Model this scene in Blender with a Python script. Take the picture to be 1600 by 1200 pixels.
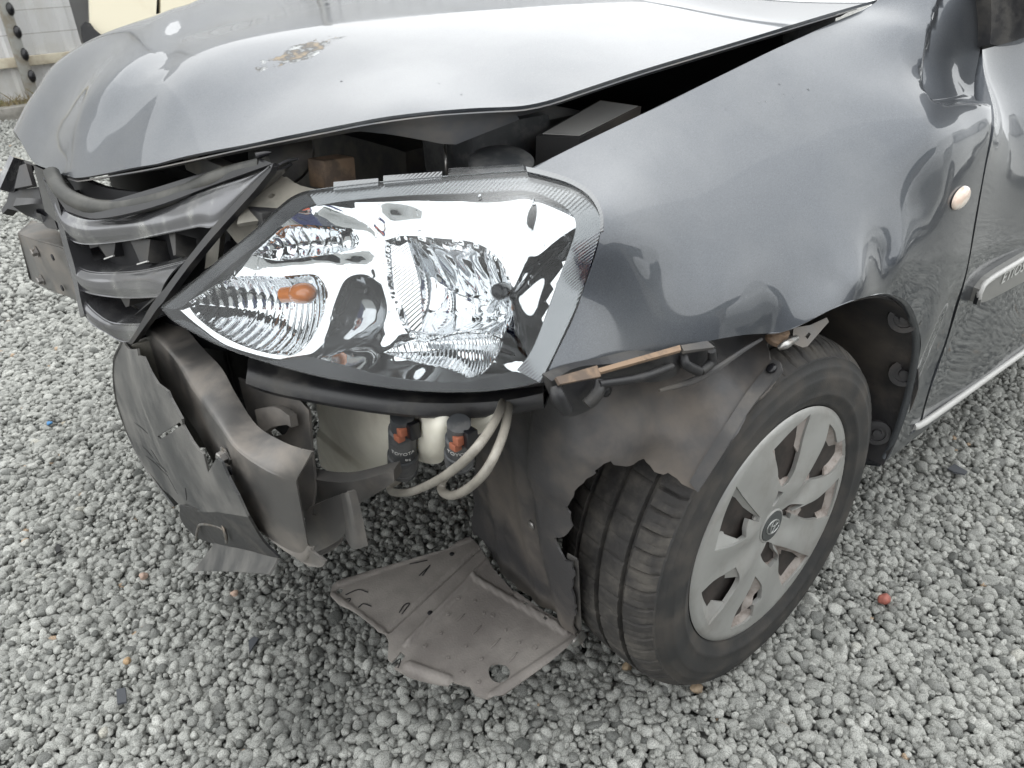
import bpy, bmesh, math, random
import numpy as np
from mathutils import Vector, Matrix
from mathutils.geometry import delaunay_2d_cdt

for o in list(bpy.data.objects):
    bpy.data.objects.remove(o)
SC = bpy.context.scene
COL = SC.collection
R = math.radians
rng = np.random.default_rng(7)
random.seed(7)

# ---------------------------------------------------------------- camera
CAM_POS = np.array([0.8522, 1.2787, 1.0537])
CAM_ROT = np.array([[-0.76416189, 0.64370848, -0.04118249],
                    [0.34501216, 0.35395719, -0.86929909],
                    [-0.54499836, -0.67849369, -0.49256785]])   # rows: right, down, forward
FOCAL = 1218.56                                                  # in pixels of a 1600 px wide picture
cam = bpy.data.cameras.new('camera')
cam.sensor_fit = 'HORIZONTAL'
cam.sensor_width = 36.0
cam.lens = 36.0 * FOCAL / 1600.0
cam.clip_start = 0.05
cam.clip_end = 600.0
cam.dof.use_dof = True
cam.dof.focus_distance = 1.15
cam.dof.aperture_fstop = 11.0
cam_ob = bpy.data.objects.new('camera', cam)
COL.objects.link(cam_ob)
M = Matrix.Identity(4)
for i in range(3):
    M[i][0] = CAM_ROT[0][i]
    M[i][1] = -CAM_ROT[1][i]
    M[i][2] = -CAM_ROT[2][i]
    M[i][3] = CAM_POS[i]
cam_ob.matrix_world = M
SC.camera = cam_ob

# ---------------------------------------------------------------- world, sun, exposure: bright overcast
SUN_EL, SUN_AZ = R(60), R(225)      # direction the light comes from, azimuth measured from +X towards +Y
W = bpy.data.worlds.new('World')
SC.world = W
W.use_nodes = True
nt = W.node_tree
nt.nodes.clear()
sky = nt.nodes.new('ShaderNodeTexSky')
sky.sky_type = 'NISHITA'
sky.sun_disc = False
sky.sun_elevation = SUN_EL
sky.sun_rotation = R(90) - SUN_AZ
sky.air_density = 1.0
sky.dust_density = 6.0
sky.ozone_density = 1.0
hsv = nt.nodes.new('ShaderNodeHueSaturation')
hsv.inputs['Saturation'].default_value = 0.16
tc = nt.nodes.new('ShaderNodeTexCoord')
mp = nt.nodes.new('ShaderNodeMapping')
mp.inputs['Scale'].default_value = (1.0, 1.0, 2.2)
cl = nt.nodes.new('ShaderNodeTexNoise')
cl.inputs['Scale'].default_value = 2.2
cl.inputs['Detail'].default_value = 4.0
cr = nt.nodes.new('ShaderNodeMapRange')
cr.inputs['From Min'].default_value = 0.3
cr.inputs['From Max'].default_value = 0.7
cr.inputs['To Min'].default_value = 0.85
cr.inputs['To Max'].default_value = 1.12
mul = nt.nodes.new('ShaderNodeVectorMath')
mul.operation = 'SCALE'
mixg = nt.nodes.new('ShaderNodeMix')
mixg.data_type = 'RGBA'
mixg.inputs['Factor'].default_value = 0.93
mixg.inputs['B'].default_value = (10.6, 10.85, 10.9, 1)          # the closed cloud layer
bg = nt.nodes.new('ShaderNodeBackground')
bg.inputs['Strength'].default_value = 0.15
wo = nt.nodes.new('ShaderNodeOutputWorld')
L = nt.links.new
L(sky.outputs[0], hsv.inputs['Color'])
L(hsv.outputs[0], mixg.inputs['A'])
L(tc.outputs['Generated'], mp.inputs[0])
L(mp.outputs[0], cl.inputs['Vector'])
L(cl.outputs['Fac'], cr.inputs['Value'])
L(mixg.outputs['Result'], mul.inputs[0])
L(cr.outputs[0], mul.inputs['Scale'])
L(mul.outputs[0], bg.inputs['Color'])
L(bg.outputs[0], wo.inputs['Surface'])

sl = bpy.data.lights.new('sun', 'SUN')
sl.energy = 0.5
sl.angle = R(100)
sl.color = (1.0, 0.98, 0.95)
so = bpy.data.objects.new('sun', sl)
COL.objects.link(so)
sd = Vector((math.cos(SUN_EL) * math.cos(SUN_AZ), math.cos(SUN_EL) * math.sin(SUN_AZ), math.sin(SUN_EL)))
so.rotation_euler = sd.to_track_quat('Z', 'Y').to_euler()
so.location = (0, 0, 6)

SC.view_settings.view_transform = 'Standard'
SC.view_settings.look = 'None'
SC.view_settings.exposure = 0.60
SC.view_settings.gamma = 1.0
SC.view_settings.use_curve_mapping = False
SC.render.engine = 'CYCLES'
SC.cycles.max_bounces = 10
SC.cycles.glossy_bounces = 6
SC.cycles.transparent_max_bounces = 16
SC.cycles.caustics_reflective = False
SC.cycles.caustics_refractive = False
SC.cycles.sample_clamp_indirect = 6.0

# ---------------------------------------------------------------- measuring helpers
def at(u, v, x=None, y=None, z=None):
    """surveyed point: sight line of a photo pixel cut with a known plane of the car frame"""
    r = np.array([(u - 800) / FOCAL, (v - 600) / FOCAL, 1.0]) @ CAM_ROT
    if x is not None: t = (x - CAM_POS[0]) / r[0]
    elif y is not None: t = (y - CAM_POS[1]) / r[1]
    else: t = (z - CAM_POS[2]) / r[2]
    return CAM_POS + r * t
def X(u, v, x): return at(u, v, x=x)
def Y(u, v, y): return at(u, v, y=y)
def Z(u, v, z): return at(u, v, z=z)
def V3(*a): return np.array(a, float)
def unit(a): return a / (np.linalg.norm(a) + 1e-12)

def tps_fit(P, h, lam=1e-6):
    n = len(P)
    d = np.linalg.norm(P[:, None] - P[None], axis=2)
    K = np.where(d > 0, d * d * np.log(d + 1e-12), 0) + np.diag(np.broadcast_to(lam, n))
    Q = np.hstack([np.ones((n, 1)), P])
    A = np.zeros((n + 3, n + 3))
    A[:n, :n] = K; A[:n, n:] = Q; A[n:, :n] = Q.T
    return np.linalg.lstsq(A, np.concatenate([h, np.zeros(3)]), rcond=None)[0]
def tps_eval(P, w, q):
    q = np.asarray(q, float)
    sh = q.shape[:-1]
    q = q.reshape(-1, 2)
    d = np.linalg.norm(q[:, None] - P[None], axis=2)
    K = np.where(d > 0, d * d * np.log(d + 1e-12), 0)
    n = len(P)
    return (K @ w[:n] + w[n] + q @ w[n + 1:]).reshape(sh)

class Surf:
    """smooth sheet through surveyed points, a height field over the plane across `axis`"""
    def __init__(s, pts, axis, lam=1e-6, disp=None):
        s.n = unit(V3(*axis))
        up = V3(0, 0, 1) if abs(s.n[2]) < .95 else V3(-1, 0, 0)
        s.e1 = unit(np.cross(up, s.n)); s.e2 = np.cross(s.n, s.e1)
        pts = np.array(pts, float)
        s.o = pts.mean(0)
        s.pts = pts
        s.P = s.ab(pts); s.w = tps_fit(s.P, (pts - s.o) @ s.n, lam)
        s.disp = disp
    def ab(s, p):
        d = np.asarray(p) - s.o
        return np.stack([d @ s.e1, d @ s.e2], -1)
    def h(s, ab):
        r = tps_eval(s.P, s.w, ab)
        if s.disp is not None: r = r + s.disp(np.asarray(ab))
        return r
    def p(s, ab, off=0.0):
        ab = np.asarray(ab, float)
        q = s.o + ab[..., :1] * s.e1 + ab[..., 1:] * s.e2 + s.h(ab)[..., None] * s.n
        if np.any(off): q = q + s.normal(ab) * (np.asarray(off)[..., None] if np.ndim(off) else off)
        return q
    def normal(s, ab):
        e = 6e-4
        ab = np.asarray(ab, float)
        ha = (s.h(ab + [e, 0]) - s.h(ab - [e, 0])) / (2 * e)
        hb = (s.h(ab + [0, e]) - s.h(ab - [0, e])) / (2 * e)
        n = s.n - ha[..., None] * s.e1 - hb[..., None] * s.e2
        return n / np.linalg.norm(n, axis=-1, keepdims=True)
    def hit(s, u, v):
        r = np.array([(u - 800) / FOCAL, (v - 600) / FOCAL, 1.0]) @ CAM_ROT
        q = (s.pts - CAM_POS) @ CAM_ROT.T
        px = 800 + FOCAL * q[:, 0] / q[:, 2]; py = 600 + FOCAL * q[:, 1] / q[:, 2]
        t0 = q[np.argmin((px - u) ** 2 + (py - v) ** 2), 2]
        ts = np.linspace(max(.2, t0 - .5), t0 + .7, 90)
        pp = CAM_POS + ts[:, None] * r
        g = (pp - s.o) @ s.n - s.h(s.ab(pp))
        k = np.nonzero(g[:-1] * g[1:] <= 0)[0]
        if len(k) == 0:
            i = np.argmin(abs(g)); return s.ab(pp[i])
        k = k[np.argmin(abs(ts[k] - t0))]
        lo, hi, gl = ts[k], ts[k + 1], g[k]
        for _ in range(22):
            m = (lo + hi) / 2; pm = CAM_POS + m * r
            gm = float((pm - s.o) @ s.n - s.h(s.ab(pm)[None])[0])
            if gm * gl <= 0: hi = m
            else: lo, gl = m, gm
        return s.ab(CAM_POS + lo * r)
    def hits(s, px): return np.array([s.hit(*q[:2]) for q in px])

def plane(p0, n):
    n = unit(V3(*n)); p0 = V3(*p0)
    a = unit(np.cross(n, V3(.3, .5, .81))); b = np.cross(n, a)
    return Surf([p0, p0 + .2 * a, p0 + .2 * b, p0 - .2 * a - .2 * b], n)

def densify(P, h, closed=True, smooth=True, corner=50):
    """Catmull-Rom through the points with sharp turns kept as corners"""
    P = np.asarray(P, float); n = len(P); out = []
    def isc(i):
        if not closed and i in (0, n - 1): return True
        a = P[i] - P[i - 1]; b = P[(i + 1) % n] - P[i]
        c = (a @ b) / (np.linalg.norm(a) * np.linalg.norm(b) + 1e-12)
        return c < math.cos(R(corner))
    for i in range(n if closed else n - 1):
        j = (i + 1) % n
        a, b = P[i], P[j]
        pa = P[i - 1] if not isc(i) else 2 * a - b
        pb = P[(j + 1) % n] if not isc(j) else 2 * b - a
        k = max(1, int(np.ceil(np.linalg.norm(b - a) / h)))
        for t in np.arange(k) / k:
            if smooth:
                m0 = (b - pa) / 2; m1 = (pb - a) / 2
                d = np.linalg.norm(b - a)
                for mm in (m0, m1):
                    l = np.linalg.norm(mm)
                    if l > d * 1.2: mm *= d * 1.2 / l
                t2, t3 = t * t, t * t * t
                out.append((2 * t3 - 3 * t2 + 1) * a + (t3 - 2 * t2 + t) * m0 + (3 * t2 - 2 * t3) * b + (t3 - t2) * m1)
            else:
                out.append(a + (b - a) * t)
    if not closed: out.append(P[-1])
    return np.array(out)

def inside(poly, q):
    x, y = q[:, 0], q[:, 1]
    r = np.zeros(len(q), bool)
    a = poly; b = np.roll(poly, -1, 0)
    for (x0, y0), (x1, y1) in zip(a, b):
        c = (y0 > y) != (y1 > y)
        if y1 != y0:
            r ^= c & (x < (x1 - x0) * (y - y0) / (y1 - y0) + x0)
    return r
def bdist(poly, q):
    a = poly; b = np.roll(poly, -1, 0); d = np.full(len(q), 1e9)
    for p0, p1 in zip(a, b):
        e = p1 - p0; t = np.clip(((q - p0) @ e) / (e @ e + 1e-15), 0, 1)
        d = np.minimum(d, np.linalg.norm(q - p0 - t[:, None] * e, axis=1))
    return d

# ---------------------------------------------------------------- object helpers
def setp(o, label=None, cat=None, group=None, kind=None):
    if label: o['label'] = label
    if cat: o['category'] = cat
    if group: o['group'] = group
    if kind: o['kind'] = kind
    return o
def empty(name, loc=(0, 0, 0), rz=0.0, **k):
    o = bpy.data.objects.new(name, None); o.location = loc; o.rotation_euler = (0, 0, rz)
    o.empty_display_size = .1
    COL.objects.link(o)
    return setp(o, **k)
def obj(name, verts, faces, m, parent=None, smooth=True, normals=None, sharp=None, **k):
    me = bpy.data.meshes.new(name)
    me.from_pydata([tuple(map(float, q)) for q in verts], [], [tuple(map(int, f)) for f in faces])
    if m is not None: me.materials.append(m)
    me.update()
    if smooth:
        me.polygons.foreach_set('use_smooth', [True] * len(me.polygons))
        if normals is not None:
            me.normals_split_custom_set_from_vertices([tuple(q) for q in normals])
        elif sharp is not None:
            me.set_sharp_from_angle(angle=R(sharp))
    o = bpy.data.objects.new(name, me); COL.objects.link(o)
    if parent is not None: o.parent = parent
    return setp(o, **k)
def merge(parts):
    vs, fs, n = [], [], 0
    for v, f in parts:
        vs += [tuple(q) for q in v]; fs += [tuple(i + n for i in q) for q in f]; n += len(v)
    return vs, fs

def trim(outline, holes, h, surf_p, surf_n, thick, normals=True):
    """triangulate a trimmed sheet, give it thickness; returns verts, faces, normals"""
    loops = [outline] + holes
    lo, hi = outline.min(0), outline.max(0)
    ga, gb = np.meshgrid(np.arange(lo[0] + h / 2, hi[0], h), np.arange(lo[1] + h / 2, hi[1], h))
    gb = gb + 0.0; ga[1::2] += h / 2
    g = np.stack([ga.ravel(), gb.ravel()], 1)
    k = inside(outline, g)
    g = g[k]
    for H in holes: g = g[~inside(H, g)]
    if len(g):
        d = np.min([bdist(lp, g) for lp in loops], axis=0)
        g = g[d > h * .45]
    co = np.vstack(loops + [g]); edges = []; n = 0
    for lp in loops:
        m = len(lp); edges += [(n + i, n + (i + 1) % m) for i in range(m)]; n += m
    vo, eo, fo, *_ = delaunay_2d_cdt([Vector(map(float, q)) for q in co], edges, [], 0, 1e-7)
    vo = np.array([(q.x, q.y) for q in vo]); fo = np.array(fo)
    c = vo[fo].mean(1)
    k = inside(outline, c)
    for H in holes: k &= ~inside(H, c)
    fo = fo[k]
    a = vo[fo]
    ar = (a[:, 1, 0] - a[:, 0, 0]) * (a[:, 2, 1] - a[:, 0, 1]) - (a[:, 1, 1] - a[:, 0, 1]) * (a[:, 2, 0] - a[:, 0, 0])
    fo[ar < 0] = fo[ar < 0][:, ::-1]
    used = np.unique(fo); mp_ = -np.ones(len(vo), int); mp_[used] = np.arange(len(used))
    vo = vo[used]; fo = mp_[fo]
    P = surf_p(vo); N = surf_n(vo)
    V = [P]; F = [tuple(f) for f in fo]; NN = [N]; n = len(P)
    if thick:
        Q = P - N * thick
        V.append(Q); NN.append(-N)
        F += [tuple(f[::-1] + n) for f in fo]
        ec = {}
        for f in fo:
            for i in range(3):
                e = (f[i], f[(i + 1) % 3]); ec[e] = 1
        bd = [e for e in ec if (e[1], e[0]) not in ec]
        rv, rn, k0 = [], [], 2 * n
        for a_, b_ in bd:
            nn = unit(np.cross(P[b_] - P[a_], N[a_]))
            rv += [P[a_], P[b_], Q[b_], Q[a_]]; rn += [nn] * 4
            F.append((k0 + 3, k0 + 2, k0 + 1, k0)[::-1] if False else (k0, k0 + 3, k0 + 2, k0 + 1)); k0 += 4
        if rv: V.append(np.array(rv)); NN.append(np.array(rn))
    return np.vstack(V), F, np.vstack(NN)

def panel(name, s, px, m, parent, thick=.002, h=.01, holes=(), off=0.0, smooth=True, offn=None, ab=None, hsm=True, step=None, rough=0.0, **k):
    st = step or h
    A = densify(s.hits(px) if ab is None else np.asarray(ab, float), st, True, smooth)
    if rough:
        w_ = rng.normal(0, rough, A.shape); w_ = sum(np.roll(w_, i, 0) for i in range(-2, 3)) * .75
        A = A + w_
    H = [densify(s.hits(q), st, True, hsm) for q in holes]
    if offn is None:
        sp = lambda q: s.p(q, off); sn = s.normal
    else:
        sp = lambda q: s.p(q, offn(q))
        def sn(q, e=8e-4):
            da = sp(q + [e, 0]) - sp(q - [e, 0]); db = sp(q + [0, e]) - sp(q - [0, e])
            n = np.cross(da, db)
            return n / np.linalg.norm(n, axis=1, keepdims=True)
    v, f, n = trim(A, H, h, sp, sn, thick)
    return obj(name, v, f, m, parent, normals=n, **k)

def cspline(P, k, closed=False):
    P = np.asarray(P, float); n = len(P); out = []
    for i in range(n if closed else n - 1):
        a, b = P[i], P[(i + 1) % n]
        pa = P[i - 1] if (i > 0 or closed) else 2 * a - b
        pb = P[(i + 2) % n] if (i + 2 < n or closed) else 2 * b - a
        for t in np.arange(k) / k:
            out.append(.5 * ((2 * a) + (b - pa) * t + (2 * pa - 5 * a + 4 * b - pb) * t * t + (3 * a - pa - 3 * b + pb) * t ** 3))
    if not closed: out.append(P[-1])
    return np.array(out)

def grid_faces(nr, nc, closed=False):
    f = []
    for i in range(nr - 1):
        for j in range(nc if closed else nc - 1):
            j2 = (j + 1) % nc
            f.append((i * nc + j, i * nc + j2, (i + 1) * nc + j2, (i + 1) * nc + j))
    return f
def patch(name, rows, m, parent, k=(5, 5), thick=.002, sharp=40, flip=False, **kw):
    """smooth sheet through a grid of surveyed points"""
    G = np.array([cspline(r, k[1]) if k[1] > 1 else np.array(r, float) for r in rows])
    if k[0] > 1: G = np.stack([cspline(G[:, j], k[0]) for j in range(G.shape[1])], 1)
    nr, nc = G.shape[:2]
    du = np.gradient(G, axis=0); dv = np.gradient(G, axis=1)
    N = np.cross(du, dv); N /= np.linalg.norm(N, axis=2, keepdims=True) + 1e-12
    if flip: N = -N
    P = G.reshape(-1, 3); n = len(P)
    if not thick:
        return obj(name, P, grid_faces(nr, nc), m, parent, sharp=sharp, **kw)
    Q = P - N.reshape(-1, 3) * thick
    f = grid_faces(nr, nc)
    F = f + [tuple(i + n for i in q[::-1]) for q in f]
    idx = np.arange(n).reshape(nr, nc)
    loop = list(idx[0, :-1]) + list(idx[:-1, -1]) + list(idx[-1, :0:-1]) + list(idx[:0:-1, 0])
    for a, b in zip(loop, loop[1:] + loop[:1]): F.append((b, a, a + n, b + n))
    return obj(name, np.vstack([P, Q]), F, m, parent, sharp=sharp, **kw)

def tube_g(pts, r, k=6, seg=10, caps=True, flat=1.0):
    C = cspline(pts, k) if k > 1 else np.array(pts, float)
    n = len(C)
    T = np.gradient(C, axis=0); T /= np.linalg.norm(T, axis=1, keepdims=True) + 1e-12
    u = unit(np.cross(T[0], V3(.31, .2, .93)))
    rr = np.interp(np.linspace(0, 1, n), np.linspace(0, 1, len(r)), r) if np.ndim(r) else np.full(n, r)
    V, F = [], []
    for i in range(n):
        u = unit(u - T[i] * (u @ T[i])); w = np.cross(T[i], u)
        for a in np.arange(seg) * 2 * math.pi / seg:
            V.append(C[i] + rr[i] * (math.cos(a) * u + flat * math.sin(a) * w))
    F = grid_faces(n, seg, True)
    if caps:
        F.append(tuple(range(seg))[::-1]); F.append(tuple((n - 1) * seg + i for i in range(seg)))
    return np.array(V), F
def tube(name, pts, r, m, parent, k=6, seg=10, flat=1.0, **kw):
    v, f = tube_g(pts, r, k, seg, True, flat)
    return obj(name, v, f, m, parent, sharp=50, **kw)

def frame(n, up=(0, 0, 1)):
    n = unit(V3(*n)); u = V3(*up)
    if abs(n @ u) > .97: u = V3(1, 0, 0)
    a = unit(np.cross(u, n)); return a, np.cross(n, a), n
def box_g(c, size, ax=None, bev=.0):
    bm = bmesh.new(); bmesh.ops.create_cube(bm, size=1.0)
    for q in bm.verts: q.co = Vector((q.co.x * size[0], q.co.y * size[1], q.co.z * size[2]))
    if bev: bmesh.ops.bevel(bm, geom=bm.edges[:], offset=bev, segments=2, affect='EDGES', profile=.6)
    V = np.array([q.co[:] for q in bm.verts]); bm.verts.index_update()
    F = [tuple(q.index for q in f.verts) for f in bm.faces]; bm.free()
    if ax is not None: V = V @ np.array(ax)
    return V + V3(*c), F
def box(name, c, size, m, parent, ax=None, bev=.003, **kw):
    v, f = box_g(c, size, ax, bev)
    return obj(name, v, f, m, parent, sharp=35, **kw)
def lathe_g(prof, c, n, seg=32, phase=None):
    """prof: (radius, height along n)"""
    a, b, n = frame(n); V = []
    for r, z in prof:
        for t in np.arange(seg) * 2 * math.pi / seg:
            V.append(V3(*c) + r * (math.cos(t) * a + math.sin(t) * b) + z * n)
    F = grid_faces(len(prof), seg, True)
    if prof[0][0] > 1e-6: F.append(tuple(range(seg))[::-1])
    if prof[-1][0] > 1e-6: F.append(tuple((len(prof) - 1) * seg + i for i in range(seg)))
    return np.array(V), F
def lathe(name, prof, c, n, m, parent, seg=32, sharp=35, **kw):
    v, f = lathe_g(prof, c, n, seg)
    return obj(name, v, f, m, parent, sharp=sharp, **kw)
def bolt_g(c, n, r=.007, l=.008):
    a = lathe_g([(r * 1.55, 0), (r * 1.55, .0015), (r * 1.0, .0018), (r, l * .85), (r * .85, l), (0, l)], c, n, 6)
    return a

# ---------------------------------------------------------------- materials
MATS = {}
def mat(name, col, rough=.5, metal=0.0, coat=0.0, col2=None, nscale=12, nlo=.42, nhi=.62, rough2=None, bump=0.0, bscale=200, spec=.5, trans=0.0, det=5, sss=0.0, coatr=.03, extra=None):
    m = bpy.data.materials.new(name); m.use_nodes = True
    t = m.node_tree; b = t.nodes['Principled BSDF']
    b.inputs['Base Color'].default_value = (*col, 1); b.inputs['Roughness'].default_value = rough
    b.inputs['Metallic'].default_value = metal; b.inputs['Coat Weight'].default_value = coat
    b.inputs['Coat Roughness'].default_value = coatr
    b.inputs['Specular IOR Level'].default_value = spec
    b.inputs['Transmission Weight'].default_value = trans
    if sss: b.inputs['Subsurface Weight'].default_value = sss; b.inputs['Subsurface Radius'].default_value = (.02, .02, .018); b.inputs['Subsurface Scale'].default_value = .4
    co = t.nodes.new('ShaderNodeTexCoord')
    if col2 is not None:
        n = t.nodes.new('ShaderNodeTexNoise'); n.inputs['Scale'].default_value = nscale; n.inputs['Detail'].default_value = det
        n.inputs['Roughness'].default_value = .62
        t.links.new(co.outputs['Object'], n.inputs['Vector'])
        r = t.nodes.new('ShaderNodeMapRange'); r.inputs['From Min'].default_value = nlo; r.inputs['From Max'].default_value = nhi
        r.interpolation_type = 'SMOOTHSTEP'
        t.links.new(n.outputs['Fac'], r.inputs['Value'])
        mx = t.nodes.new('ShaderNodeMix'); mx.data_type = 'RGBA'
        mx.inputs['A'].default_value = (*col, 1); mx.inputs['B'].default_value = (*col2, 1)
        t.links.new(r.outputs[0], mx.inputs['Factor']); t.links.new(mx.outputs['Result'], b.inputs['Base Color'])
        if rough2 is not None:
            rr = t.nodes.new('ShaderNodeMapRange'); rr.inputs['To Min'].default_value = rough; rr.inputs['To Max'].default_value = rough2
            t.links.new(r.outputs[0], rr.inputs['Value']); t.links.new(rr.outputs[0], b.inputs['Roughness'])
    if bump:
        n2 = t.nodes.new('ShaderNodeTexNoise'); n2.inputs['Scale'].default_value = bscale; n2.inputs['Detail'].default_value = 6
        t.links.new(co.outputs['Object'], n2.inputs['Vector'])
        bp = t.nodes.new('ShaderNodeBump'); bp.inputs['Strength'].default_value = bump; bp.inputs['Distance'].default_value = .002
        t.links.new(n2.outputs['Fac'], bp.inputs['Height']); t.links.new(bp.outputs[0], b.inputs['Normal'])
    MATS[name] = m
    if extra: extra(m, t, b, co)
    return m

def flakes(m, t, b, co):
    """metallic flake sparkle and a thin film of road dust"""
    v = t.nodes.new('ShaderNodeTexVoronoi'); v.inputs['Scale'].default_value = 2600
    t.links.new(co.outputs['Object'], v.inputs['Vector'])
    r = t.nodes.new('ShaderNodeMapRange'); r.inputs['To Min'].default_value = .75; r.inputs['To Max'].default_value = 1.3
    sx = t.nodes.new('ShaderNodeSeparateColor'); t.links.new(v.outputs['Color'], sx.inputs[0]); t.links.new(sx.outputs[0], r.inputs['Value'])
    mx = t.nodes.new('ShaderNodeVectorMath'); mx.operation = 'SCALE'; mx.inputs[0].default_value = b.inputs['Base Color'].default_value[:3]
    t.links.new(r.outputs[0], mx.inputs['Scale'])
    n = t.nodes.new('ShaderNodeTexNoise'); n.inputs['Scale'].default_value = 7; n.inputs['Detail'].default_value = 8
    t.links.new(co.outputs['Object'], n.inputs['Vector'])
    n2 = t.nodes.new('ShaderNodeTexNoise'); n2.inputs['Scale'].default_value = 900; n2.inputs['Detail'].default_value = 1
    t.links.new(co.outputs['Object'], n2.inputs['Vector'])
    sp = t.nodes.new('ShaderNodeMapRange'); sp.inputs['From Min'].default_value = .72; sp.inputs['From Max'].default_value = .78; sp.inputs['To Max'].default_value = .28
    t.links.new(n2.outputs['Fac'], sp.inputs['Value'])
    dm = t.nodes.new('ShaderNodeMapRange'); dm.inputs['From Min'].default_value = .45; dm.inputs['From Max'].default_value = .8; dm.inputs['To Max'].default_value = .16
    t.links.new(n.outputs['Fac'], dm.inputs['Value'])
    mxf = t.nodes.new('ShaderNodeMath'); mxf.operation = 'MAXIMUM'
    t.links.new(dm.outputs[0], mxf.inputs[0]); t.links.new(sp.outputs[0], mxf.inputs[1])
    mc = t.nodes.new('ShaderNodeMix'); mc.data_type = 'RGBA'; mc.inputs['B'].default_value = (.34, .34, .33, 1)
    t.links.new(mx.outputs[0], mc.inputs['A']); t.links.new(mxf.outputs[0], mc.inputs['Factor'])
    t.links.new(mc.outputs['Result'], b.inputs['Base Color'])
    cr_ = t.nodes.new('ShaderNodeMapRange'); cr_.inputs['To Min'].default_value = .015; cr_.inputs['To Max'].default_value = .10
    t.links.new(dm.outputs[0], cr_.inputs['Value']); cr_.inputs['From Max'].default_value = .16
    t.links.new(cr_.outputs[0], b.inputs['Coat Roughness'])

def hood_damage(m, t, b, co):
    """the spot where paint has peeled off down to rusty primer"""
    flakes(m, t, b, co)
    src = b.inputs['Base Color'].links[0].from_socket
    mp_ = t.nodes.new('ShaderNodeVectorMath'); mp_.operation = 'SUBTRACT'; mp_.inputs[1].default_value = PEEL
    t.links.new(co.outputs['Object'], mp_.inputs[0])
    nz = t.nodes.new('ShaderNodeTexNoise'); nz.inputs['Scale'].default_value = 26; nz.inputs['Detail'].default_value = 7; nz.inputs['Roughness'].default_value = .7
    t.links.new(co.outputs['Object'], nz.inputs['Vector'])
    ml = t.nodes.new('ShaderNodeMapping'); ml.inputs['Rotation'].default_value = (0, 0, R(-52)); ml.inputs['Scale'].default_value = (1 / .085, 1 / .026, 1 / .1)
    ml.vector_type = 'POINT'
    t.links.new(mp_.outputs[0], ml.inputs[0])
    ln = t.nodes.new('ShaderNodeVectorMath'); ln.operation = 'LENGTH'; t.links.new(ml.outputs[0], ln.inputs[0])
    ad = t.nodes.new('ShaderNodeMath'); ad.operation = 'MULTIPLY_ADD'; ad.inputs[1].default_value = 2.6; 
    t.links.new(nz.outputs['Fac'], ad.inputs[0]); t.links.new(ln.outputs['Value'], ad.inputs[2])
    mk = t.nodes.new('ShaderNodeMapRange'); mk.inputs['From Min'].default_value = 1.98; mk.inputs['From Max'].default_value = 1.86
    t.links.new(ad.outputs[0], mk.inputs['Value'])
    rp = t.nodes.new('ShaderNodeValToRGB'); e = rp.color_ramp.elements
    e[0].position = .35; e[0].color = (.40, .41, .41, 1); e[1].position = .64; e[1].color = (.26, .21, .15, 1)
    el = e.new(.5); el.color = (.10, .10, .10, 1)
    n3 = t.nodes.new('ShaderNodeTexNoise'); n3.inputs['Scale'].default_value = 60; n3.inputs['Detail'].default_value = 5
    t.links.new(co.outputs['Object'], n3.inputs['Vector']); t.links.new(n3.outputs['Fac'], rp.inputs[0])
    mc = t.nodes.new('ShaderNodeMix'); mc.data_type = 'RGBA'
    t.links.new(mk.outputs[0], mc.inputs['Factor']); t.links.new(src, mc.inputs['A']); t.links.new(rp.outputs[0], mc.inputs['B'])
    t.links.new(mc.outputs['Result'], b.inputs['Base Color'])
    for s_, a_, b_ in (('Metallic', b.inputs['Metallic'].default_value, 0), ('Coat Weight', 1, 0), ('Roughness', b.inputs['Roughness'].default_value, .75)):
        q = t.nodes.new('ShaderNodeMapRange'); q.inputs['To Min'].default_value = a_; q.inputs['To Max'].default_value = b_
        t.links.new(mk.outputs[0], q.inputs['Value']); t.links.new(q.outputs[0], b.inputs[s_])
    bp = t.nodes.new('ShaderNodeBump'); bp.inputs['Strength'].default_value = .5; bp.inputs['Distance'].default_value = .002; bp.invert = True
    t.links.new(mk.outputs[0], bp.inputs['Height']); t.links.new(bp.outputs[0], b.inputs['Normal'])

def wave_bump(scale, dirv, strength=.6, dist=.002, profile='SIN'):
    def f(m, t, b, co):
        mp_ = t.nodes.new('ShaderNodeVectorMath'); mp_.operation = 'DOT_PRODUCT'; mp_.inputs[1].default_value = tuple(np.array(dirv) * scale)
        t.links.new(co.outputs['Object'], mp_.inputs[0])
        s_ = t.nodes.new('ShaderNodeMath'); s_.operation = 'SINE'; t.links.new(mp_.outputs['Value'], s_.inputs[0])
        bp = t.nodes.new('ShaderNodeBump'); bp.inputs['Strength'].default_value = strength; bp.inputs['Distance'].default_value = dist
        t.links.new(s_.outputs[0], bp.inputs['Height']); t.links.new(bp.outputs[0], b.inputs['Normal'])
    return f

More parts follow.
